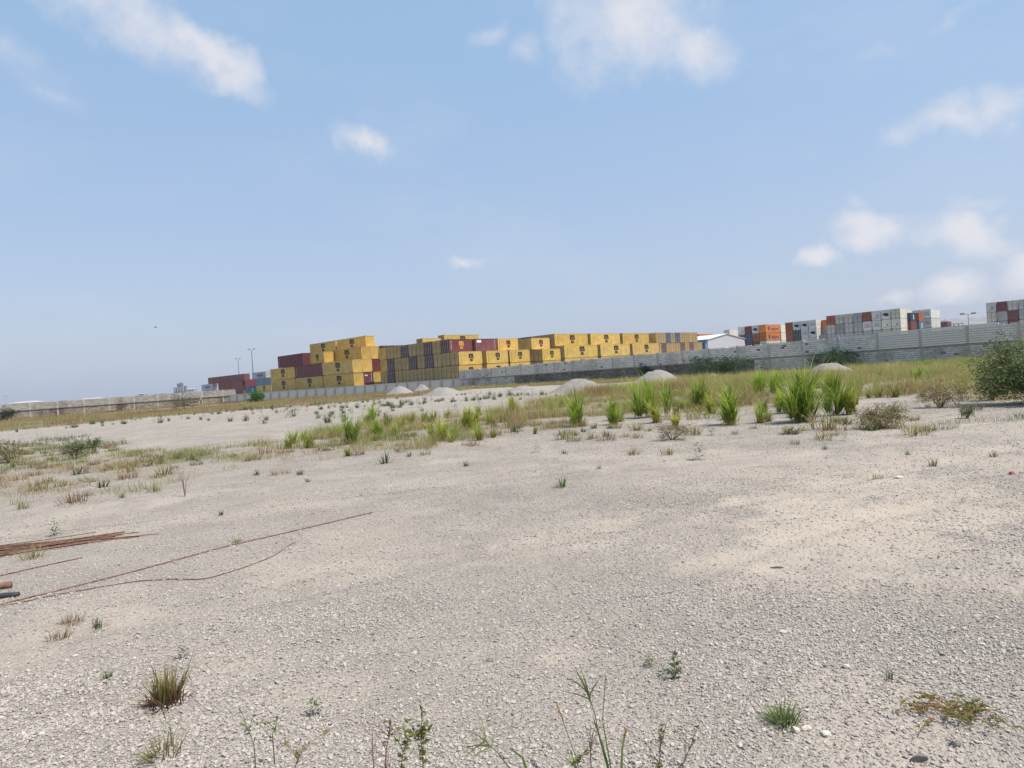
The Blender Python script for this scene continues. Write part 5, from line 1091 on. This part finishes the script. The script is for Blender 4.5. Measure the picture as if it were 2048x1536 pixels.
leafy_stem('thin reddish stem weed left of the many-stemmed one', [(745, 1500), (745, 1478), (744, 1455)], 2.9, 8, (.24, .12, .08), RS, .012, side=3)
leafy_stem('reddish thin weed between the grass stalks at the bottom', [(1182, 1530), (1180, 1490), (1181, 1450)], 2.65, 14, (.18, .15, .06), RS, .014, side=5)
leafy_stem('bushy small-leaved weed at the bottom, right of the grass stalks', [(1318, 1536), (1320, 1505), (1324, 1450)], 2.68, 60, (.13, .15, .055), (.2, .12, .08), .016, side=9)
leafy_stem('thin dark-stemmed weed leaning right at the bottom right of middle', [(1365, 1530), (1378, 1500), (1392, 1478)], 2.75, 18, (.14, .15, .06), (.2, .10, .08), .014, side=3)
leafy_stem('slender weed with leafy top leaning right, right of the stalks', [(1325, 1398), (1340, 1370), (1350, 1335), (1345, 1300)], 3.55, 40, (.11, .14, .05), (.2, .12, .09), .03, side=4)
leafy_stem('bright small sprig with yellow leaves at bottom middle', [(1150, 1525), (1160, 1515), (1172, 1508)], 2.66, 26, (.17, .21, .06), (.12, .12, .05), .02, side=4)
leafy_stem('green trailing sprig above the bottom edge, left of middle', [(508, 1490), (500, 1468), (488, 1448)], 2.95, 16, GL, (.13, .13, .05), .02, side=2)
leafy_stem('thin sprig with small dark leaves, lower left', [(545, 1470), (552, 1450), (556, 1432)], 3.0, 12, GL, (.13, .12, .05), .02, side=2)
leafy_stem('wispy dry stem with yellow blades at the bottom left of middle', [(590, 1535), (600, 1505), (622, 1480)], 2.75, 10, (.26, .21, .09), (.22, .14, .07), .03, side=4)
leafy_stem('tiny upright sprig on the gravel right of middle', [(1236, 1212), (1237, 1200), (1236, 1190)], 5.0, 12, (.08, .10, .04), (.14, .10, .06), .022, side=1)
# red creeping succulent at the right
g_ = np.random.default_rng(77); parts = []; c_ = ground_px(1905, 1440)
for i in range(26):
    a = g_.uniform(0, 6.28); L_ = g_.uniform(.06, .24); b0 = g_.normal(0, .03, 3) * np.array([1.5, 1, 0]); e = b0 + np.array([math.cos(a) * L_ * 1.1, math.sin(a) * L_ * .8, g_.uniform(.005, .03)])
    cr = np.array([.36, .15, .06]) if g_.uniform() < .6 else np.array([.20, .18, .05]); parts.append(strip([b0 + [0, 0, .012], (b0 + e) / 2 + [0, 0, .03], e], [.006, .005, .003], cr, cr * 1.1))
    for q in range(7):
        p_ = b0 + (e - b0) * g_.uniform(.3, 1) + [0, 0, .02]; parts.append(strip([p_, p_ + g_.normal(0, .012, 3) * [1, 1, .5] + [0, 0, .004], p_ + g_.normal(0, .016, 3) * [1, 1, .5] + [0, 0, .008]], [.004, .009, .001], (.12, .15, .04) if g_.uniform() < .6 else (.38, .22, .06), (.18, .2, .06)))
o = obj('creeping_weed', ribbon_mesh(parts), None, loc=(c_[0], c_[1], hz(*c_))); tag(o, 'red-stemmed creeping weed sprawling on gravel at bottom right', 'weed')

# ------------------------------------------------------------------ rods, scraps and stones
def rod(name, pxs, r_, mat, label, cat='rod', lift=.003, parent=None):
    W_ = []
    for (x, y) in pxs: q = ground_px(x, y); W_.append((q[0], q[1]))
    pts = []
    for i in range(len(W_) - 1):
        for t in np.linspace(0, 1, 8, endpoint=False): pts.append((W_[i][0] + (W_[i + 1][0] - W_[i][0]) * t, W_[i][1] + (W_[i + 1][1] - W_[i][1]) * t))
    pts.append(W_[-1])
    for _ in range(6 if len(W_) > 3 else 0): pts = [pts[0]] + [tuple((np.array(pts[i - 1]) + 2 * np.array(pts[i]) + np.array(pts[i + 1])) / 4) for i in range(1, len(pts) - 1)] + [pts[-1]]
    pts = [(x, y, hz(x, y) + r_ * .7 + lift) for x, y in pts]
    o = obj(name, MB().tube(pts, r_, 7).me(name, True), parent, mat)
    if label: tag(o, label, cat)
    return o
rod('reinforcing_bar', [(-40, 1221), (120, 1183), (300, 1137), (450, 1098), (560, 1074), (745, 1030)], .0062, M_RUST, 'long rusty reinforcing bar lying straight across the gravel')
rod('reinforcing_bar', [(-30, 1222), (130, 1188), (270, 1164), (340, 1160), (410, 1160), (480, 1140), (545, 1117), (590, 1089)], .0045, M_RUST, 'bent thinner rusty bar curving below the long straight one')
rod('reinforcing_bar', [(-30, 1162), (60, 1141), (165, 1118)], .006, M_RUST, 'short rusty bar between the rod bundle and the long bar')
r = empty('rod_bundle', (0, 0, 0)); tag(r, 'bundle of rusty reinforcing bars fanning out at the left edge', 'rod bundle')
g_ = np.random.default_rng(9)
for i in range(22):
    t = i / 21; y0 = 1098 + t * 22 + g_.normal(0, 1.5); xe = g_.uniform(120, 285); ye = 1070 + (285 - xe) * .075 + g_.normal(0, 4) + t * 10
    if i == 0: xe, ye = 280, 1067
    if i == 1: xe, ye = 318, 1072
    rod('reinforcing_bar', [(-30, y0), ((xe - 30) / 2, (y0 + ye) / 2 + g_.normal(0, 1)), (xe, ye)], .0055, M_RUST, None, parent=r, lift=.002 + .010 * (i % 3))
o = rod('rusty_pipe', [(-120, 1208), (-60, 1200), (24, 1188)], .032, M_RUST, 'rusty brown pipe end poking in at the left edge', 'pipe', lift=.055)
o = rod('dark_bar', [(-130, 1212), (-60, 1203), (38, 1194)], .024, M_DARKBAR, 'dark bar under the rusty pipe at the left edge', 'bar', lift=.0)
def rock(name, px, py, sx, sy, sz, mat, label, seed, rz=0, cat='stone', sub=2):
    import bmesh
    bm = bmesh.new(); bmesh.ops.create_icosphere(bm, subdivisions=sub, radius=1); g_ = np.random.default_rng(seed); ax = g_.normal(0, 1, (7, 3)); ax /= np.linalg.norm(ax, axis=1)[:, None]; cut = g_.uniform(.3, .62, 7)
    for v in bm.verts:
        p = np.array(v.co)
        for a, c_ in zip(ax, cut):
            d = p @ a
            if d > c_: p = p - a * (d - c_)
        v.co = Vector(p * np.array([sx, sy, sz]) * (1 + g_.normal(0, .03)))
    me = bpy.data.meshes.new(name); bm.to_mesh(me); bm.free(); c_ = ground_px(px, py); o = obj(name, me, None, mat, loc=(c_[0], c_[1], hz(*c_) + sz * .45)); o.rotation_euler = (g_.normal(0, .1), g_.normal(0, .1), rz); tag(o, label, cat); return o
rock('pale_stone', 1590, 1469, .028, .022, .022, M_WROCK, 'pale angular stone below the green sedge tuft', 1)
rock('pale_stone', 1611, 1464, .030, .02, .012, M_WROCK, 'flat pale stone right of the angular one by the sedge', 2)
rock('pale_stone', 1570, 1473, .012, .010, .010, M_WROCK, 'small white stone left of the angular pale one', 3)
rock('pale_stone', 1655, 1478, .022, .02, .018, M_WROCK, 'lone pale stone right of the sedge tuft', 4)
rock('pale_stone', 1565, 1267, .028, .02, .016, M_WROCK, 'white stone alone on gravel above the sedge tuft', 5)
rock('pale_stone', 1692, 1336, .022, .02, .018, M_WROCK, 'pale stone in gravel right of middle foreground', 6)
rock('dark_stone', 1835, 1531, .045, .022, .022, M_GROCK, 'dark slab-like stone at the bottom right', 7, -.3)
rock('dark_stone', 1880, 1312, .030, .02, .018, M_GROCK, 'dark stone on gravel at right, above the creeping weed', 8)
rock('dark_stone', 980, 1322, .022, .018, .014, M_GROCK, 'dark stone pair in gravel at the middle, larger one', 9)
rock('dark_stone', 168, 1377, .022, .014, .012, M_GROCK, 'dark stone left of the olive bunch grass', 10)
rock('slab_fragment', 478, 1262, .045, .018, .010, M_GROCK, 'thin dark slab fragment on gravel, left of middle', 11, .2)
rock('slab_fragment', 1556, 1135, .075, .03, .012, M_GROCK, 'flat grey slab fragment at the edge of the sand patch', 12, .1)
rock('slab_fragment', 1800, 958, .09, .05, .025, M_WROCK, 'whitish flat scrap lying on sand at right', 13, .1)
rock('slab_fragment', 1910, 1500, .03, .02, .02, M_GROCK, 'grey stone right of the dark slab at bottom right', 15)
rock('dark_stone', 150, 1313, .025, .015, .012, M_WROCK, 'pale small stone on gravel at left, above the bunch grass', 16)
rock('plastic_scrap', 2023, 951, .055, .04, .04, M_RAG, 'crumpled pink-red plastic scrap on gravel at the right edge', 14, .4, 'litter', 3)

# crushed stone spread over the bare ground
g_ = np.random.default_rng(99)
def stone_pts(r0, r1, n, s0, s1):
    a = np.radians(g_.uniform(-46, 46, n)); r_ = np.sqrt(g_.uniform(r0 ** 2, r1 ** 2, n)); x, y = r_ * np.sin(a), r_ * np.cos(a)
    xr, yr = x * .93 - y * .36, x * .36 + y * .93; dn = (1 - .93 * sand_at(x, y)) * (.42 + .58 * sstep(.40, .62, fbm(xr / 1.9, yr / .8, 131, 5))); k = g_.uniform(0, 1, n) < dn; x, y = x[k], y[k]
    s = s0 + (s1 - s0) * g_.beta(1.1, 6.0, len(x)) * (.75 + .5 * fbm(x / 1.3, y / 1.3, 151, 3)); return x, y, s
sets = [stone_pts(1.6, 5.5, 190000, .005, .045), stone_pts(5.5, 11, 170000, .007, .044), stone_pts(11, 24, 110000, .012, .05), stone_pts(24, 60, 16000, .03, .09)]
X = np.concatenate([q[0] for q in sets]); Yv = np.concatenate([q[1] for q in sets]); Sz = np.concatenate([q[2] for q in sets]); n = len(X)
sm = mesh('crushed_stone', np.stack([X, Yv, height(X, Yv) + Sz * .17], -1), [])
a = sm.attributes.new('scl', 'FLOAT_VECTOR', 'POINT'); a.data.foreach_set('vector', (Sz[:, None] * g_.uniform(.55, 1.15, (n, 3)) * np.array([1, 1, .62]) * .5).astype(np.float32).ravel())
a = sm.attributes.new('rot', 'FLOAT_VECTOR', 'POINT'); rt = g_.normal(0, .28, (n, 3)); rt[:, 2] = g_.uniform(0, 6.28, n); a.data.foreach_set('vector', rt.astype(np.float32).ravel())
a = sm.attributes.new('var', 'INT', 'POINT'); a.data.foreach_set('value', g_.integers(0, 5, n).astype(np.int32))
so = obj('crushed_stone', sm); tag(so, 'loose crushed grey stone strewn over the bare ground', 'gravel', kind='stuff')
ng = bpy.data.node_groups.new('strew', 'GeometryNodeTree'); ng.interface.new_socket('Geometry', in_out='INPUT', socket_type='NodeSocketGeometry'); ng.interface.new_socket('Geometry', in_out='OUTPUT', socket_type='NodeSocketGeometry')
gi, go = ng.nodes.new('NodeGroupInput'), ng.nodes.new('NodeGroupOutput'); jn = ng.nodes.new('GeometryNodeJoinGeometry')
for k in range(5):
    ico = ng.nodes.new('GeometryNodeMeshIcoSphere'); ico.inputs['Subdivisions'].default_value = 2 if k < 2 else 1
    sp = ng.nodes.new('GeometryNodeSetPosition'); nzn = ng.nodes.new('ShaderNodeTexNoise'); nzn.inputs['Scale'].default_value = 1.1; pos = ng.nodes.new('GeometryNodeInputPosition'); ad = ng.nodes.new('ShaderNodeVectorMath'); ad.operation = 'ADD'; ad.inputs[1].default_value = (k * 7.3, k * 3.1, k * 5.7); ng.links.new(pos.outputs[0], ad.inputs[0]); ng.links.new(ad.outputs[0], nzn.inputs['Vector'])
    sb = ng.nodes.new('ShaderNodeVectorMath'); sb.operation = 'SUBTRACT'; sb.inputs[1].default_value = (.5, .5, .5); ng.links.new(nzn.outputs['Color'], sb.inputs[0]); sl = ng.nodes.new('ShaderNodeVectorMath'); sl.operation = 'SCALE'; sl.inputs['Scale'].default_value = 1.9; ng.links.new(sb.outputs[0], sl.inputs[0]); ng.links.new(sl.outputs[0], sp.inputs['Offset'])
    ng.links.new(ico.outputs['Mesh'], sp.inputs['Geometry']); ss = ng.nodes.new('GeometryNodeSetShadeSmooth'); ss.inputs['Shade Smooth'].default_value = False; ng.links.new(sp.outputs[0], ss.inputs['Geometry'])
    sm_ = ng.nodes.new('GeometryNodeSetMaterial'); sm_.inputs['Material'].default_value = M_STONE; ng.links.new(ss.outputs[0], sm_.inputs['Geometry']); g2i = ng.nodes.new('GeometryNodeGeometryToInstance'); ng.links.new(sm_.outputs[0], g2i.inputs[0]); ng.links.new(g2i.outputs[0], jn.inputs[0])
iop = ng.nodes.new('GeometryNodeInstanceOnPoints'); iop.inputs['Pick Instance'].default_value = True
def named(nm_, dt):
    q = ng.nodes.new('GeometryNodeInputNamedAttribute'); q.data_type = dt; q.inputs['Name'].default_value = nm_; return q.outputs[0]
ng.links.new(gi.outputs[0], iop.inputs['Points']); ng.links.new(jn.outputs[0], iop.inputs['Instance']); ng.links.new(named('var', 'INT'), iop.inputs['Instance Index']); ng.links.new(named('scl', 'FLOAT_VECTOR'), iop.inputs['Scale'])
e2r = ng.nodes.new('FunctionNodeEulerToRotation'); ng.links.new(named('rot', 'FLOAT_VECTOR'), e2r.inputs[0]); ng.links.new(e2r.outputs[0], iop.inputs['Rotation'])
ng.links.new(iop.outputs[0], go.inputs[0]); md = so.modifiers.new('strew', 'NODES'); md.node_group = ng

# ------------------------------------------------------------------ humid air
hb = MB().box(-5200, -5200, -2.0, 5200, 5200, 32.0); ho = obj('haze', hb.me('haze')); ho['kind'] = 'stuff'; ho['label'] = 'thin humid haze over the whole site'
hm = bpy.data.materials.new('haze'); hm.use_nodes = True; hn = hm.node_tree; hn.nodes.clear()
pv = hn.nodes.new('ShaderNodeVolumePrincipled'); pv.inputs['Color'].default_value = (.80, .88, 1.0, 1); pv.inputs['Density'].default_value = .00013; pv.inputs['Anisotropy'].default_value = .2
mo = hn.nodes.new('ShaderNodeOutputMaterial'); hn.links.new(pv.outputs[0], mo.inputs['Volume']); ho.data.materials.append(hm)

P = at_depth(311, 655, 90); mb = MB()
mb.tube([(-.16, 0, 0), (-.10, 0, .012), (0, 0, .015), (.09, 0, .02), (.15, 0, .025)], [.008, .028, .04, .026, .006], 8)
for s_ in (-1, 1): mb.poly([(.05, 0, .03), (.09, s_ * .16, .10), (.02, s_ * .30, .06), (-.03, s_ * .15, .085), (-.06, 0, .03)]).poly([(.05, 0, .022), (-.06, 0, .022), (-.03, s_ * .15, .079), (.02, s_ * .30, .055), (.09, s_ * .16, .094)])
mb.poly([(-.14, -.015, .004), (-.14, .015, .004), (-.24, .05, .0), (-.24, -.05, .0)])
o = obj('bird', mb.me('bird'), None, M_CAST, loc=tuple(P)); o.rotation_euler = (.5, -.2, .9); tag(o, 'small dark bird flying in the sky at left above the tan wall', 'bird')
